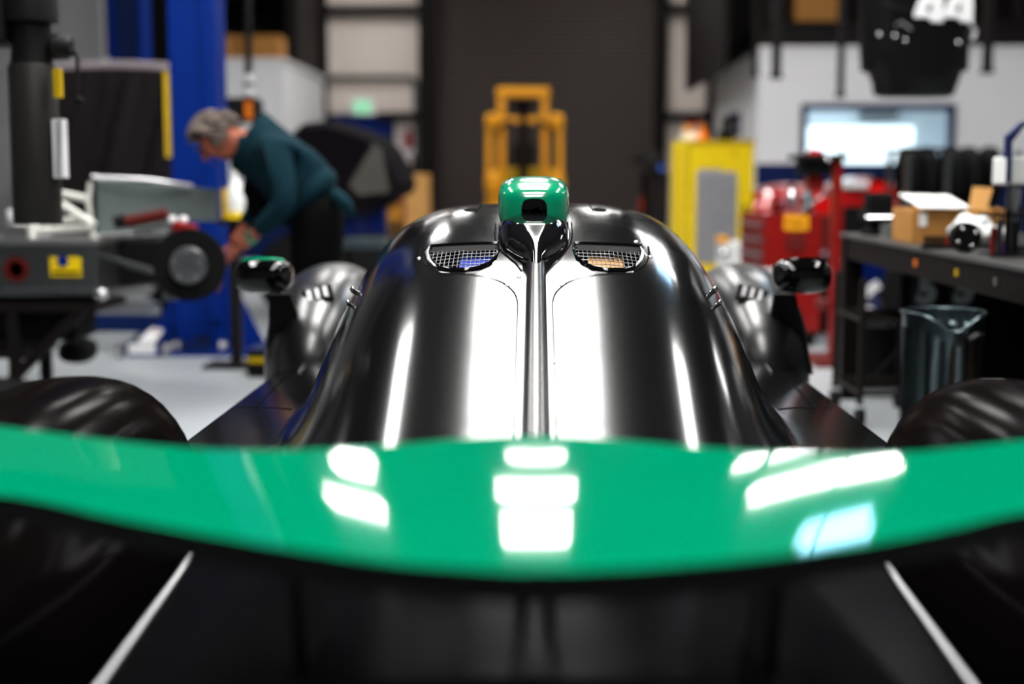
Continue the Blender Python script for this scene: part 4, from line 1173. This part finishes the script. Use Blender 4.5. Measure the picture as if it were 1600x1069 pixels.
# dark equipment right of the roller door
dp = thing('pedestal_grinder', 'dark pedestal machine with blue lamp beside the roll-up door', 'machine', (X(1020, 15.5), 15.5, 0))
DG = 15.5
k = MB(); pbox(k, 1014, 1046, 268, 480, DG, .4, .03); k.build('pedestal', 'steel_dark', dp)
k = MB(); k.prism([P(986,246,DG-.1), P(1028,240,DG-.1), P(1034,268,DG-.1), P(1000,262,DG-.1)], (0,.4,0)); k.build('wheel_guard', 'steel_dark', dp)
k = MB(); k.cyl(P(1022,246,DG-.15), P(1022,246,DG+.3), .06); k.build('spindle', 'machine_grey', dp, smooth=1)
emis('blue_glint', (.05,.12,.5), 1.0)
k = MB(); k.ell(P(1033,262,DG-.12), (.03,.03,.03), 14, 10); k.build('indicator_lamp', 'blue_glint', dp, smooth=1)
k = MB(); pbox(k, 1001, 1012, 268, 350, DG+.2, .05); k.build('side_post', 'steel_brown', dp)
k = MB(); pbox(k, 1000, 1005, 310, 330, DG, .1); k.build('red_button_box', 'red_paint', dp)

# ================================================================== right side: yellow cabinet
yc = thing('yellow_cabinet', 'bright yellow steel cabinet with grey ribbed panel in its front', 'cabinet', (X(1115, 12), 12.2, 0))
DY = 12.0
x0, x1 = X(1075, DY), X(1177, DY); zt = Z(219, DY); sdx = X(1049, DY+.6) - X(1075, DY)
k = MB()
pts = [V(x0, DY, 0), V(x1, DY, 0), V(x1+.05, DY+.62, 0), V(X(1049, DY+.55), DY+.55, 0)]
k.prism(pts, (0,0,zt)); k.build('cabinet_body', 'yellow_paint', yc)
xa, xb = X(1088, DY), X(1152, DY); za = Z(264, DY)
k = MB(); k.loft([[V(xa, DY-.012, .35), V(xb, DY-.012, .35), V(xb, DY-.012, za-.03), V(xb-.12, DY-.012, za-.02), V(xb-.15, DY-.012, za), V(xa+.03, DY-.012, za), V(xa, DY-.012, za-.03)], [V(xa, DY+.0, .35), V(xb, DY, .35), V(xb, DY, za-.03), V(xb-.12, DY, za-.02), V(xb-.15, DY, za), V(xa+.03, DY, za), V(xa, DY, za-.03)]])
k.build('front_panel', 'panel_grey', yc)
k = MB()
for i in range(14):
    x = xa+.012+i*(xb-xa-.03)/13; k.bb(x-.004, x+.004, DY-.018, DY-.012, .37, za-.05)
o = k.build('panel_rib', 'silver_satin', yc); o['kind'] = 'stuff'
for z in (.02, zt-.02): MB().bb(x0-.004, x1+.004, DY-.014, DY-.001, z-.02, z+.02).build('edge_trim', 'yellow_dark', yc)
MB().bb(x0-.003, x0+.012, DY-.012, DY, .04, zt-.04).build('corner_seam', 'yellow_dark', yc)
MB().cyl((X(1148,DY), DY, Z(240,DY)), (X(1148,DY), DY-.03, Z(240,DY)), .018).build('lock', 'yellow_dark', yc)
MB().bb(X(1162,DY), X(1167,DY), DY-.03, DY-.001, Z(350,DY), Z(320,DY)).build('handle', 'steel_dark', yc)
ds_ = thing('small_dispenser', 'white dispenser with orange cap before the yellow cabinet', 'dispenser', (X(1140, 10.6), 10.6, 0))
k = MB(); pbox(k, 1124, 1162, 378, 420, 10.5, .2, .02); k.build('dispenser_body', 'plastic_white', ds_)
k = MB(); pbox(k, 1122, 1140, 370, 380, 10.48, .15, .01); k.build('orange_cap', 'orange_yellow', ds_)
MB().bb(X(1130,10.5), X(1156,10.5), 10.53, 10.67, 0, Z(420,10.5)).build('stand_column', 'steel_dark', ds_)
MB().ell(P(1131, 396, 10.49), (.04,.03,.04), 16, 10).build('gauge', 'chrome', ds_, smooth=1)
# things on the yellow cabinet
zt2 = zt
def ontop(name, px0, px1, py, d, m, lb, cat, dep=.2, bev=.01, extra=None):
    x0, x1 = X(px0, d), X(px1, d)
    t = thing(name, lb, cat, ((x0+x1)/2, d, zt2))
    MB().bb(x0, x1, d, d+dep, zt2, Z(py, d), bev).build('body', m, t)
    if extra: extra(t, x0, x1, d)
    return t
ontop('black_case', 1124, 1146, 204, 12.15, 'rubber', 'black case on top of the yellow cabinet', 'case', extra=lambda t, a, b, d: MB().bb(a+.03, b-.03, d+.06, d+.1, Z(204,d), Z(183,d)).build('lid_handle', 'rubber', t))
def cone_x(t, a, b, d):
    MB().bb(a-.005, b+.005, d-.004, d+.2, zt2, zt2+.03).build('hem_band', 'orange', t)
oc = thing('traffic_cone', 'small orange-red cone on the yellow cabinet', 'cone', (X(1097,12.2), 12.2, zt2))
k = MB(); k.lathe((X(1097,12.2), 12.2, zt2), (0,0,1), [(.06,0),(.055,.012),(.04,.014),(.012,.14),(.008,.142)], 18); k.build('cone_body', 'orange', oc, smooth=1)
k = MB(); k.bb(X(1097,12.2)-.06, X(1097,12.2)+.06, 12.14, 12.26, zt2, zt2+.008); k.build('cone_foot', 'orange', oc)
ontop('paper_stack', 1066, 1090, 207, 12.3, 'paper', 'pale stack of boxes and papers on the yellow cabinet', 'papers', extra=lambda t, a, b, d: (MB().bb(a+.005, b-.04, d+.01, d+.15, Z(207,d), Z(196,d)).build('small_box', 'card_light', t), MB().bb(a+.04, b-.01, d+.005, d+.12, Z(196,d)+.002, Z(190,d)).build('red_box', 'red_paint', t)))

# red tool chest
rc = thing('tool_chest', 'red rolling tool chest with yellow sticker beside the right mirror', 'chest', (X(1225, 9), 9.2, 0))
DR = 9.0
x0, x1 = X(1198, DR), X(1286, DR); zt = Z(334, DR); xl, yl = X(1160, DR+.55), DR+.55
k = MB(); k.prism([V(x0, DR, .1), V(x1, DR, .1), V(x1-.06, DR+.6, .1), V(xl, yl, .1)], (0,0,zt-.1)); k.build('chest_body', 'red_paint', rc)
sdv = V(xl-x0, yl-DR, 0); nrm_ = V(-sdv.y, sdv.x, 0).normalized(); nrm_ = nrm_ if nrm_.y < 0 else -nrm_
for i in range(7):
    z0 = .14 + i*(zt-.18)/7; z1 = z0 + (zt-.18)/7 - .018
    a = V(x0, DR, z0)+sdv*.06; b = V(x0, DR, z0)+sdv*.94
    k = MB(); k.prism([a, b, V(b.x, b.y, z1), V(a.x, a.y, z1)], nrm_*.012); dw = k.build('drawer', 'red_paint', rc)
    k = MB(); k.prism([V(a.x,a.y,z1-.02), V(b.x,b.y,z1-.02), V(b.x,b.y,z1-.005), V(a.x,a.y,z1-.005)], nrm_*.03); k.build('drawer_pull', 'silver_satin', dw)
k = MB(); pbox(k, 1225, 1264, 336, 360, DR-.008, .007); stk = k.build('yellow_sticker', 'orange_yellow', rc)
text('sticker_text', 'danger', 'gap', stk, P(1228, 351, DR-.0105), (1,0,0), (0,0,1), .032, .1, .001)
k = MB(); pbox(k, 1229, 1258, 368, 390, DR-.02, .02, .004); k.build('panel_box', 'dark_red', rc)
k = MB(); pbox(k, 1188, 1222, 420, 432, DR-.012, .01, .002); k.build('pale_label', 'plastic_white', rc)
for px in (1205, 1278):
    for y in (DR+.1, DR+.5): MB().cyl((X(px,DR)-.02, y, .05), (X(px,DR)+.02, y, .05), .05, seg=16).build('caster', 'rubber', rc)
# tools and bottles on the chest
for i, (px, h, m, lb, cat) in enumerate(((1238, .17, 'chrome', 'shiny metal canister with bright glints on the red tool chest', 'canister'), (1262, .16, 'galv', 'grey can beside the shiny canister on the red chest', 'can'), (1216, .10, 'dark_red', 'short dark red tin on the red tool chest', 'tin'))):
    t = thing('canister' if i == 0 else ('spray_can' if i == 1 else 'tin'), lb, cat, (X(px,DR+.2), DR+.2, zt))
    k = MB(); k.lathe((X(px,DR+.2), DR+.2, zt), (0,0,1), [(.035,0),(.04,.008),(.04,h*.7),(.022,h*.85),(.022,h)], 20); k.build('can_body', m, t, smooth=1)
    k = MB(); k.cyl((X(px,DR+.2), DR+.2, zt+h), (X(px,DR+.2), DR+.2, zt+h+.02), .018); k.build('cap', 'dark_red', t)
wr_ = thing('wrench', 'long grey wrench leaning out over the red tool chest', 'wrench', (X(1275,DR+.1), DR+.12, zt))
k = MB(); k.tube([V(X(1252,DR+.1), DR+.12, zt+.012), P(1292,302,DR+.1)], .009, 8); k.build('shank', 'alu', wr_, smooth=1)
MB().lathe(P(1292,302,DR+.1)-V(0,.008,0), (0,1,0), [(.01,0),(.022,.0),(.022,.016),(.01,.016)], 16).build('ring_end', 'alu', wr_, smooth=1)

# red hydraulic press beside the bench
pr_ = thing('shop_press', 'red shop press with black top beam and thin upright rod', 'press', (X(1300, 8.2), 8.2, 0))
DX = 8.2
def sb(name, x0, x1, y0, y1, d, dep, m, bev=.006):
    k = MB(); pbox(k, x0, x1, y0, y1, d, dep, bev); return k.build(name, m, pr_)
a, b = X(1304, DX), X(1317, DX)
MB().bb(a, b, DX, DX+.1, .03, Z(246,DX), .006).build('upright', 'red_paint', pr_)
MB().bb(a-.12, a+.16, DX-.2, DX+.3, 0, .03).build('foot', 'dark_red', pr_)
sb('top_beam', 1240, 1327, 241, 249, DX-.04, .2, 'steel_dark')
sb('ram_head', 1252, 1300, 249, 272, DX+.02, .2, 'rubber')
k = MB(); k.lathe(P(1274, 246, DX+.12), (0,0,1), [(.05,0),(.05,.03),(.03,.045),(.01,.05)], 20); k.build('pump_cap', 'red_gloss', pr_, smooth=1)
k = MB(); k.tube([P(1314,244,DX+.02), P(1314,219,DX+.02)], [.010,.004], 8); k.build('thin_rod', 'rubber', pr_)
MB().ell(P(1294,249,DX-.05), (.016,.014,.016), 12, 8).build('gauge', 'chrome', pr_, smooth=1)
sb('cross_bed', 1284, 1298, 470, 486, DX+.02, .2, 'dark_red')
sb('pump_body', 1262, 1290, 272, 300, DX+.08, .12, 'red_paint', .02)

# red race car in the back
r2 = thing('red_race_car', 'glossy red race car with white stripe parked below the lit office window', 'car', (X(1300, 13), 13.3, 0))
D2 = 12.8
k = MB(); rr = []
for i in range(15):
    u = i/14; px = 1178 + (1440-1178)*u
    top = spl([(0,330),(.08,300),(.2,289),(.32,287),(.5,290),(.62,284),(.75,276),(.9,283),(1,310)], u)
    x = X(px, D2); zt_ = Z(top, D2); e_ = .9 if 0 < i < 14 else .7
    rr.append([V(x, D2+yy, z) for yy, z in ((.1,.15),(-.02,.3),(0,.55*zt_+.1),(.05,zt_*.82),(.14,zt_*.94),(.4,zt_),(1.0,zt_),(1.3,zt_*.94),(1.42,zt_*.8),(1.45,.3),(1.35,.15))])
k.loft(rr); k.build('bodywork', 'red_gloss', r2, smooth=1)
k = MB(); pbox(k, 1318, 1358, 283, 295, D2-.01, .3, .02); k.build('white_stripe', 'white_paint', r2)
k = MB(); pbox(k, 1316, 1414, 322, 440, D2-.04, .2, .02); k.build('side_sill', 'matte_black', r2)
k = MB(); pbox(k, 1196, 1316, 335, 440, D2-.03, .2, .02); k.build('side_sill', 'dark_red', r2)
k = MB(); pbox(k, 1360, 1395, 275, 284, D2+.2, .5, .02); k.build('cockpit_screen', 'gloss_black', r2)
for px in (1215, 1400):
    k = MB(); k.lathe((X(px,D2), D2-.06, .31), (0,1,0), [(.17,0),(.29,.01),(.31,.04),(.31,.26),(.17,.28)], 30); wh2 = k.build('wheel', 'rubber', r2, smooth=1)
    k = MB(); k.lathe((X(px,D2), D2-.065, .31), (0,1,0), [(.03,-.01),(.16,.0),(.17,.03)], 20); k.build('rim', 'grey_paint', wh2, smooth=1)

# blue race car with white number
bc = thing('blue_race_car', 'dark blue race car with white race number behind the bench legs', 'car', (X(1350, 9.9), 10.1, 0))
D3 = 9.8
k = MB(); rr = []
for i in range(13):
    u = i/12; px = 1255 + (1470-1255)*u
    top = spl([(0,440),(.1,408),(.3,398),(.55,399),(.75,408),(.9,440),(1,470)], u)
    x = X(px, D3); zt_ = Z(top, D3)
    rr.append([V(x, D3+yy, z) for yy, z in ((.05,.10),(0,.14),(-.01,zt_*.5),(0,zt_*.75),(.06,zt_*.93),(.2,zt_),(.8,zt_),(1.0,zt_*.9),(1.05,zt_*.5),(1.0,.1))])
k.loft(rr); k.build('bodywork', 'navy_gloss', bc, smooth=1)
text('race_number', '1', 'white_paint', bc, P(1287, 489, D3-.02), (1,0,-.02), (0.1,0,1), .27, .12, .003, .012)
text('race_number', '6', 'white_paint', bc, P(1334, 499, D3-.02), (1,0,-.05), (0.05,0,1), .27, .05, .003, .014)
k = MB(); pbox(k, 1290, 1400, 400, 408, D3+.05, .2, .02); k.build('pale_stripe', 'silver_satin', bc)
for px in (1300, 1440):
    k = MB(); k.lathe((X(px,D3), D3-.04, .27), (0,1,0), [(.15,0),(.25,.01),(.27,.04),(.27,.22),(.15,.24)], 28); k.build('wheel', 'rubber', bc, smooth=1)

# black nose panel with number 44, hung on the rack
np_ = thing('nose_panel', 'black race car nose panel with white number 44 hanging under the ceiling', 'bodywork', P(1438, 150, 8.5))
D4 = 8.5
prof = [(150,1385,1492,.6),(146,1374,1500,.8),(128,1372,1506,.95),(112,1366,1512,1),(108,1354,1522,1),(70,1352,1524,1),(20,1352,1524,1),(-60,1350,1526,1),(-160,1352,1524,1),(-250,1360,1516,.9)]
k = MB(); rr = []
for py, xa, xb, dp_ in prof:
    a, b = P(xa, py, D4), P(xb, py, D4); cx_ = (a.x+b.x)/2; hw = (b.x-a.x)/2; ring = []
    for i in range(28):
        an = 2*PI*i/28; cs, sn = math.cos(an), math.sin(an)
        ring.append(V(cx_+hw*math.copysign(abs(cs)**.6, cs), D4+.14+.14*dp_*math.copysign(abs(sn)**.8, sn), a.z))
    rr.append(ring)
k.loft(rr); k.build('panel_shell', 'nose_black', np_, smooth=1)
for ox in (0, 46):
    o_ = [(1429,27),(1429,19),(1455,-44),(1475,-44),(1474,34),(1456,34),(1452,27)]
    k = MB(); k.prism([P(a+ox, b, D4-.016) for a, b in o_], (0,.02,0)); nm = k.build('race_number', 'white_paint', np_)
    k = MB(); k.prism([P(a+ox, b, D4-.019) for a, b in ((1446,15),(1456,4),(1455,19))], (0,.004,0)); k.build('numeral_counter', 'nose_black', nm)
for i, (px, py) in enumerate(((1374,54),(1398,56),(1414,63),(1498,66))):
    MB().ell(P(px, py, D4+.01), (.013,.012,.013), 12, 8).build('fastener', 'chrome', np_, smooth=1)
k = MB(); k.tube([P(1400,40,D4), P(1408,34,D4-.02), P(1424,46,D4-.02)], .006, 8); k.build('hook_wire', 'silver_satin', np_, smooth=1)
k = MB(); k.tube([P(1382,0,D4), P(1392,12,D4-.03), P(1420,15,D4-.03)], .008, 8); k.build('hose', 'dark_grey', np_, smooth=1)
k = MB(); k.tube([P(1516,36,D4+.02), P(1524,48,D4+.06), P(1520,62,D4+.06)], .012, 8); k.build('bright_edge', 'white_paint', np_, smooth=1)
for px in (1375, 1505):
    a = P(px, -230, D4+.14); MB().cyl(a, (a.x, a.y, 6.0), .01, seg=8).build('hanging_cord', 'steel_dark', np_)

# ---- work bench on the right
BX, BZ = 1.48, .803
wbn = thing('work_bench', 'long dark steel workbench covered with parts on the right side', 'bench', (2.1, 5.4, 0))
by0, by1 = 3.2, 7.0
MB().bb(BX, BX+.95, by0, by1, BZ-.015, BZ, .003).build('bench_top', 'bench_grey', wbn)
MB().bb(BX+.01, BX+.05, by0, by1, BZ-.115, BZ-.015).build('front_apron', 'steel_brown', wbn)
MB().bb(BX+.01, BX+.94, by1-.05, by1-.01, BZ-.115, BZ-.015).build('end_apron', 'steel_brown', wbn)
for y in (by1-.1, 4.2):
    for x in (BX+.046, BX+.86):
        MB().bb(x-.045, x+.045, y-.045, y+.045, .0, BZ-.015).build('leg', 'steel_brown', wbn)
MB().bb(BX+.1, BX+.9, by0+.1, 4.75, .25, .28).build('lower_shelf', 'wood', wbn)
MB().bb(BX+.26, BX+.94, by1-.20, by1-.17, .10, BZ-.03).build('end_panel', 'matte_black', wbn)
MB().bb(BX+.10, BX+.26, by1-.20, by1-.17, .06, .36).build('end_panel', 'matte_black', wbn)
MB().bb(BX+.92, BX+.94, by0, by1-.2, .10, BZ-.12).build('back_panel', 'matte_black', wbn)
for i, (y, m) in enumerate(((5.6,'orange'),(5.05,'yellow_dark'),(4.62,'grey_paint'))):
    MB().bb(BX+.003, BX+.01, y-.012, y+.012, BZ-.075, BZ-.05).build('paint_mark', m, wbn)
MB().cyl((BX-.04, 5.05, .36), (BX+.5, 4.55, .33), .012).build('steel_bar', 'silver_satin', wbn)
# cart with casters under the bench end
ct = thing('wire_cart', 'dark narrow wire cart on casters below the bench end', 'cart', (1.5, 6.5, 0))
for (x, y) in ((1.40, 6.1),(1.70,6.1),(1.40,6.62),(1.70,6.62)):
    MB().cyl((x, y, .08), (x, y, .64), .014, seg=10).build('post', 'steel_dark', ct)
    MB().cyl((x-.018, y, .045), (x+.018, y, .045), .045, seg=16).build('caster', 'rubber', ct)
    MB().bb(x-.022, x+.022, y-.02, y+.02, .075, .10).build('caster_fork', 'chrome', ct)
for z in (.14, .46):
    k = MB()
    for q in range(9): k.cyl((1.40, 6.1+q*.065, z), (1.70, 6.1+q*.065, z), .004, seg=6)
    o = k.build('wire_shelf', 'steel_brown', ct); o['kind'] = 'stuff'
    for q in ((1.40,6.1,1.70,6.1),(1.40,6.62,1.70,6.62),(1.40,6.1,1.40,6.62),(1.70,6.1,1.70,6.62)): MB().cyl((q[0],q[1],z),(q[2],q[3],z), .007, seg=8).build('shelf_rail', 'steel_dark', ct)
MB().tube([V(1.40,6.1,.16), V(1.62,6.1,.40)], .006, 6).build('brace', 'steel_brown', ct)
MB().tube([V(1.62,6.09,.30), V(1.64,6.09,.42), V(1.70,6.09,.58)], .012, 8).build('purple_strap', 'purple', ct)
# galvanised bin
gb = thing('galvanised_bin', 'ribbed galvanised metal bin standing in front of the workbench', 'bin', (X(1481, 4.7), 4.7, 0))
gx = X(1481, 4.7); zt = Z(487, 4.7)
k = MB(); rr = []; n = 60
for z, r in ((0.0,.105),(.02,.112),(.06,.112),(zt*.5,.119),(zt-.05,.125),(zt-.04,.130),(zt,.130)):
    ring = []
    for i in range(n):
        a = 2*PI*i/n
        rib = .006*math.cos(a*15) if .03 < z < zt-.045 else 0
        dent = 0
        zz = z
        if z > zt-.06: zz = z - .055*math.exp(-((a-4.75)/.5)**2)
        ring.append(V(gx+(r+rib)*math.cos(a), 4.7+(r+rib)*math.sin(a), zz))
    rr.append(ring)
k.loft(rr, cap=False); k.bm.faces.new(k.bm.verts[:n][::-1]) if False else None
k.build('bin_wall', 'galv', gb, smooth=1)
MB().lathe((gx, 4.7, .004), (0,0,1), [(.1,0),(.104,.006),(.02,.006)], 30).build('bin_bottom', 'galv', gb)
k = MB(); k.tube([V(gx+.134*math.cos(2*PI*i/40), 4.7+.134*math.sin(2*PI*i/40), zt+.002-.055*math.exp(-((2*PI*i/40-4.75)/.5)**2)) for i in range(41)], .005, 8); k.build('rolled_rim', 'galv', gb, smooth=1)
k = MB(); k.tube([V(gx+.05,4.572,zt-.07), V(gx+.07,4.55,zt-.055), V(gx+.10,4.585,zt-.06)], .006, 8); k.build('side_handle', 'chrome', gb, smooth=1)
# black seat backs with 55
for i, (px, lb) in enumerate(((1447,'dark panel with grey numeral 5 under the bench, nearer the cart'),(1505,'dark panel with grey numeral 5 under the bench, nearer the frame edge'))):
    t = thing('number_panel', lb, 'panel', (X(px,6.0), 6.0, 0), 'dark number panels under the bench')
    k = MB(); pbox(k, px-24, px+24, 436, 610, 6.0, .03, .006); k.build('board', 'rubber', t)
    k = MB(); x_ = X(px,6.0); k.bb(x_-.07, x_+.07, 5.98, 6.04, 0, Z(610,6.0)+.002); k.build('foot', 'steel_dark', t)
    text('numeral', '5', 'numeral_grey', t, P(px-15, 472, 5.992), (1,0,0), (0,0,1), .115, .05, .002, .010)

# tyre rack behind the bench
tk = thing('tyre_rack', 'grey post rack full of black tyres behind the workbench', 'rack', (2.9, 10.9, 0))
DT = 10.95
for px in (1417, 1479, 1590):
    for y in (DT, DT+.55): MB().bb(X(px,DT)-.02, X(px,DT)+.02, y-.02, y+.02, 0, Z(237,DT)).build('post', 'alu', tk)
for py in (330, 430):
    for y in (DT, DT+.55): MB().bb(X(1417,DT)-.02, X(1640,DT), y-.015, y+.015, Z(py,DT)-.02, Z(py,DT)+.01).build('rail', 'dark_grey', tk)
for y in (DT, DT+.55): MB().bb(X(1413,DT), X(1482,DT), y-.03, y+.03, Z(237,DT), Z(231,DT)).build('top_cap', 'rubber', tk)
for j, (z, xs_) in enumerate(((Z(330,DT)+.012, (1432, 1461, 1500, 1528, 1562)), (Z(430,DT)+.012, (1440, 1480, 1520, 1560)))):
    for i, px in enumerate(xs_):
        r = .30 if j == 0 else .2
        r = min(r, (Z(228,DT)-z)/2) if j == 0 else (Z(335,DT)-z)/2
        t = thing('tyre', '%s black tyre in %s tier of tyre rack, counted from lit window' % (('first','second','third','fourth','fifth')[i], 'upper' if j == 0 else 'lower'), 'tyre', (X(px,DT), DT+.27, z), 'tyres in the rack')
        k = MB(); k.lathe((X(px,DT)-.055, DT+.27, z+r), (1,0,0), [(r*.6,0),(r*.94,.004),(r,.02),(r,.09),(r*.94,.106),(r*.6,.11),(r*.58,.08),(r*.58,.03),(r*.6,0)], 32); k.build('tread', 'rubber', t, smooth=1)

# objects on the bench
def onb(name, lb, cat, x, y, group=None): return thing(name, lb, cat, (x, y, BZ), group)
b1 = P(1425, 330, 5.9); b2 = P(1503, 330, 5.9)
x0, x1 = b1.x, b2.x; zt = Z(327, 5.9)
cb = onb('open_carton', 'open brown carton with white flap lying on the workbench', 'box', (x0+x1)/2, 6.0)
MB().bb(x0, x1, 5.9, 6.22, BZ, zt, .004).build('carton', 'card', cb)
k = MB(); pbox(k, 1436, 1449, 333, 354, 5.894, .005); k.build('label', 'paper', cb)
k = MB(); k.prism([V(x0+.03, 5.88, zt+.004), V(x1+.02, 5.86, zt+.004), V(x1+.0, 6.1, zt+.05), V(x0-.0, 6.12, zt+.055)], (0,0,.006)); k.build('white_flap', 'paper', cb)
k = MB(); a = P(1512,326,6.1); k.prism([P(1514,326,6.1), P(1541,330,6.1), P(1551,294,6.14), P(1521,292,6.14)], (0,.008,0)); k.build('raised_flap', 'card_light', cb)
bg = onb('plastic_bag', 'crumpled white plastic bag slumped beside the open carton', 'bag', X(1520,5.75), 5.8)
k = MB(); c = V(X(1524,5.6), 5.6, BZ+.055); k.ell(c, (.085,.12,.07), 26, 18)
for v in k.bm.verts:
    n_ = math.sin(v.co.x*61)*math.sin(v.co.z*73+v.co.y*41); v.co += (v.co-c).normalized()*.016*n_; v.co.z = max(v.co.z, BZ+.001)
k.build('bag_film', 'plastic_white', bg, smooth=1)
MB().box(c+V(-.07,-.06,.0), (.03,.012,.03), Euler((0,.4,0)), .002).build('yellow_tag', 'yellow_paint', bg)
cb2 = onb('clear_tub', 'small clear grey tub at the far bench corner', 'tub', X(1397,6.6), 6.6)
k = MB(); p0 = X(1385,6.4); p1 = X(1409,6.4); k.bb(p0, p1, 6.35, 6.48, BZ, Z(355,6.4), .006); k.build('tub_wall', 'glass_green', cb2)
MB().bb(p0-.004, p1+.004, 6.346, 6.484, Z(355,6.4), Z(355,6.4)+.008).build('lid', 'glass_green', cb2)
vs = onb('bench_vise', 'black bench vise at the far end of the workbench', 'vise', X(1362,6.7), 6.7)
vx = BX+.12
MB().lathe((vx, 6.75, BZ), (0,0,1), [(.07,0),(.07,.015),(.045,.025),(.04,.07)], 20).build('swivel_base', 'matte_black', vs, smooth=1)
MB().bb(vx-.05, vx+.05, 6.66, 6.9, BZ+.068, BZ+.115, .008).build('slide', 'matte_black', vs)
MB().bb(vx-.06, vx+.06, 6.72, 6.76, BZ+.115, BZ+.20, .008).build('jaw', 'matte_black', vs)
MB().bb(vx-.06, vx+.06, 6.66, 6.70, BZ+.115, BZ+.19, .008).build('jaw', 'matte_black', vs)
MB().cyl((vx-.07, 6.64, BZ+.085), (vx+.07, 6.64, BZ+.085), .007).build('handle', 'chrome', vs)
hd_ = onb('hub_part', 'dark round hub part with chrome bolts on the bench beside the carton', 'part', X(1513,5.2), 5.25)
hx_ = X(1508,5.25)
k = MB(); k.lathe((hx_, 5.2, BZ+.055), (0,1,0), [(.02,0),(.055,0),(.055,.05),(.02,.05)], 24); k.build('drum', 'matte_black', hd_, smooth=1)
for i in range(4): MB().ell((hx_+.035*math.cos(i*1.57+.5), 5.196, BZ+.055+.035*math.sin(i*1.57+.5)), (.007,.006,.007), 10, 8).build('bolt', 'chrome', hd_, smooth=1)
sk = onb('socket_set', 'row of small dark sockets with red end on the workbench edge', 'tools', X(1475,5.45), 5.45)
MB().bb(X(1448,5.45), X(1500,5.45), 5.43, 5.50, BZ, BZ+.015).build('tray', 'rubber', sk)
for i in range(6):
    a = X(1452+i*8.5,5.45); MB().cyl((a, 5.465, BZ+.015), (a, 5.465, BZ+.05), .009, seg=12).build('socket', 'chrome' if i == 5 else ('red_paint' if i == 4 else 'steel_dark'), sk)
tb = onb('paper_roll', 'white paper roll lying behind the dark wire holder', 'roll', X(1548,5.9), 5.9)
MB().lathe((X(1540,5.9), 5.9, BZ+.035), (1,0,0), [(.012,0),(.034,0),(.034,.13),(.012,.13)], 24).build('roll', 'paper', tb, smooth=1)
MB().lathe((X(1540,5.9)-.002, 5.9, BZ+.035), (1,0,0), [(.009,0),(.012,0),(.012,.134),(.009,.134)], 16).build('core', 'card', tb)
wh_ = onb('wire_holder', 'black wire holder of tools with chrome bits at the bench front', 'holder', X(1575,4.9), 4.9)
xa, xb = X(1548,4.9), X(1606,4.9)
zb0 = BZ; ztp = Z(322,4.9)
for z in (BZ+.01, ztp-.03):
    k = MB(); k.tube([V(xa,4.85,z), V(xb,4.85,z), V(xb,5.0,z), V(xa,5.0,z), V(xa,4.85,z)], .004, 6); k.build('wire_ring', 'matte_black', wh_)
for i in range(10):
    x = xa+(xb-xa)*i/9; MB().cyl((x, 4.85, BZ+.0), (x, 4.85, ztp-.01*(i%3)), .0028, seg=6).build('wire', 'matte_black', wh_)
for i, (px, h, m) in enumerate(((1556,.10,'red_paint'),(1566,.13,'alu'),(1578,.16,'matte_black'),(1590,.12,'matte_black'),(1560,.06,'chrome'),(1572,.045,'purple'))):
    x = X(px,4.93); MB().cyl((x, 4.93, BZ+.002), (x, 4.93, BZ+h), .011, seg=12).build('tool_bit', m, wh_)
# blue bench lamp arm with pale box
ba = onb('bench_drill', 'dark blue bench drill stand with pale grey head box', 'drill', X(1588,5.3), 5.3)
MB().bb(X(1565,5.3), X(1625,5.3), 5.22, 5.45, BZ, BZ+.02, .004).build('drill_base', 'dark_grey', ba)
MB().cyl((X(1588,5.3), 5.36, BZ+.02), (X(1588,5.3), 5.36, Z(285,5.3)), .013).build('drill_post', 'alu', ba, smooth=1)
k = MB(); pbox(k, 1571, 1625, 245, 289, 5.26, .16, .008); k.build('head_box', 'plastic_white', ba)
k = MB(); k.prism([P(1573,285,5.25), P(1580,285,5.25), P(1582,222,5.25), P(1600,198,5.25), P(1612,190,5.25), P(1600,190,5.25), P(1576,212,5.25)], (0,.05,0)); k.build('blue_arm', 'blue_dark', ba)
k = MB(); k.lathe(P(1588,300,5.34)-V(0,0,.04), (0,0,1), [(.008,-.03),(.014,0),(.018,.03),(.018,.05)], 16); k.build('chuck', 'silver_satin', ba, smooth=1)
cb3 = carton('cardboard_box', (X(1552,6.3), 6.4, BZ+.065), (.12,.18,.13), 'small brown carton behind the wire holder on the bench', 'card')
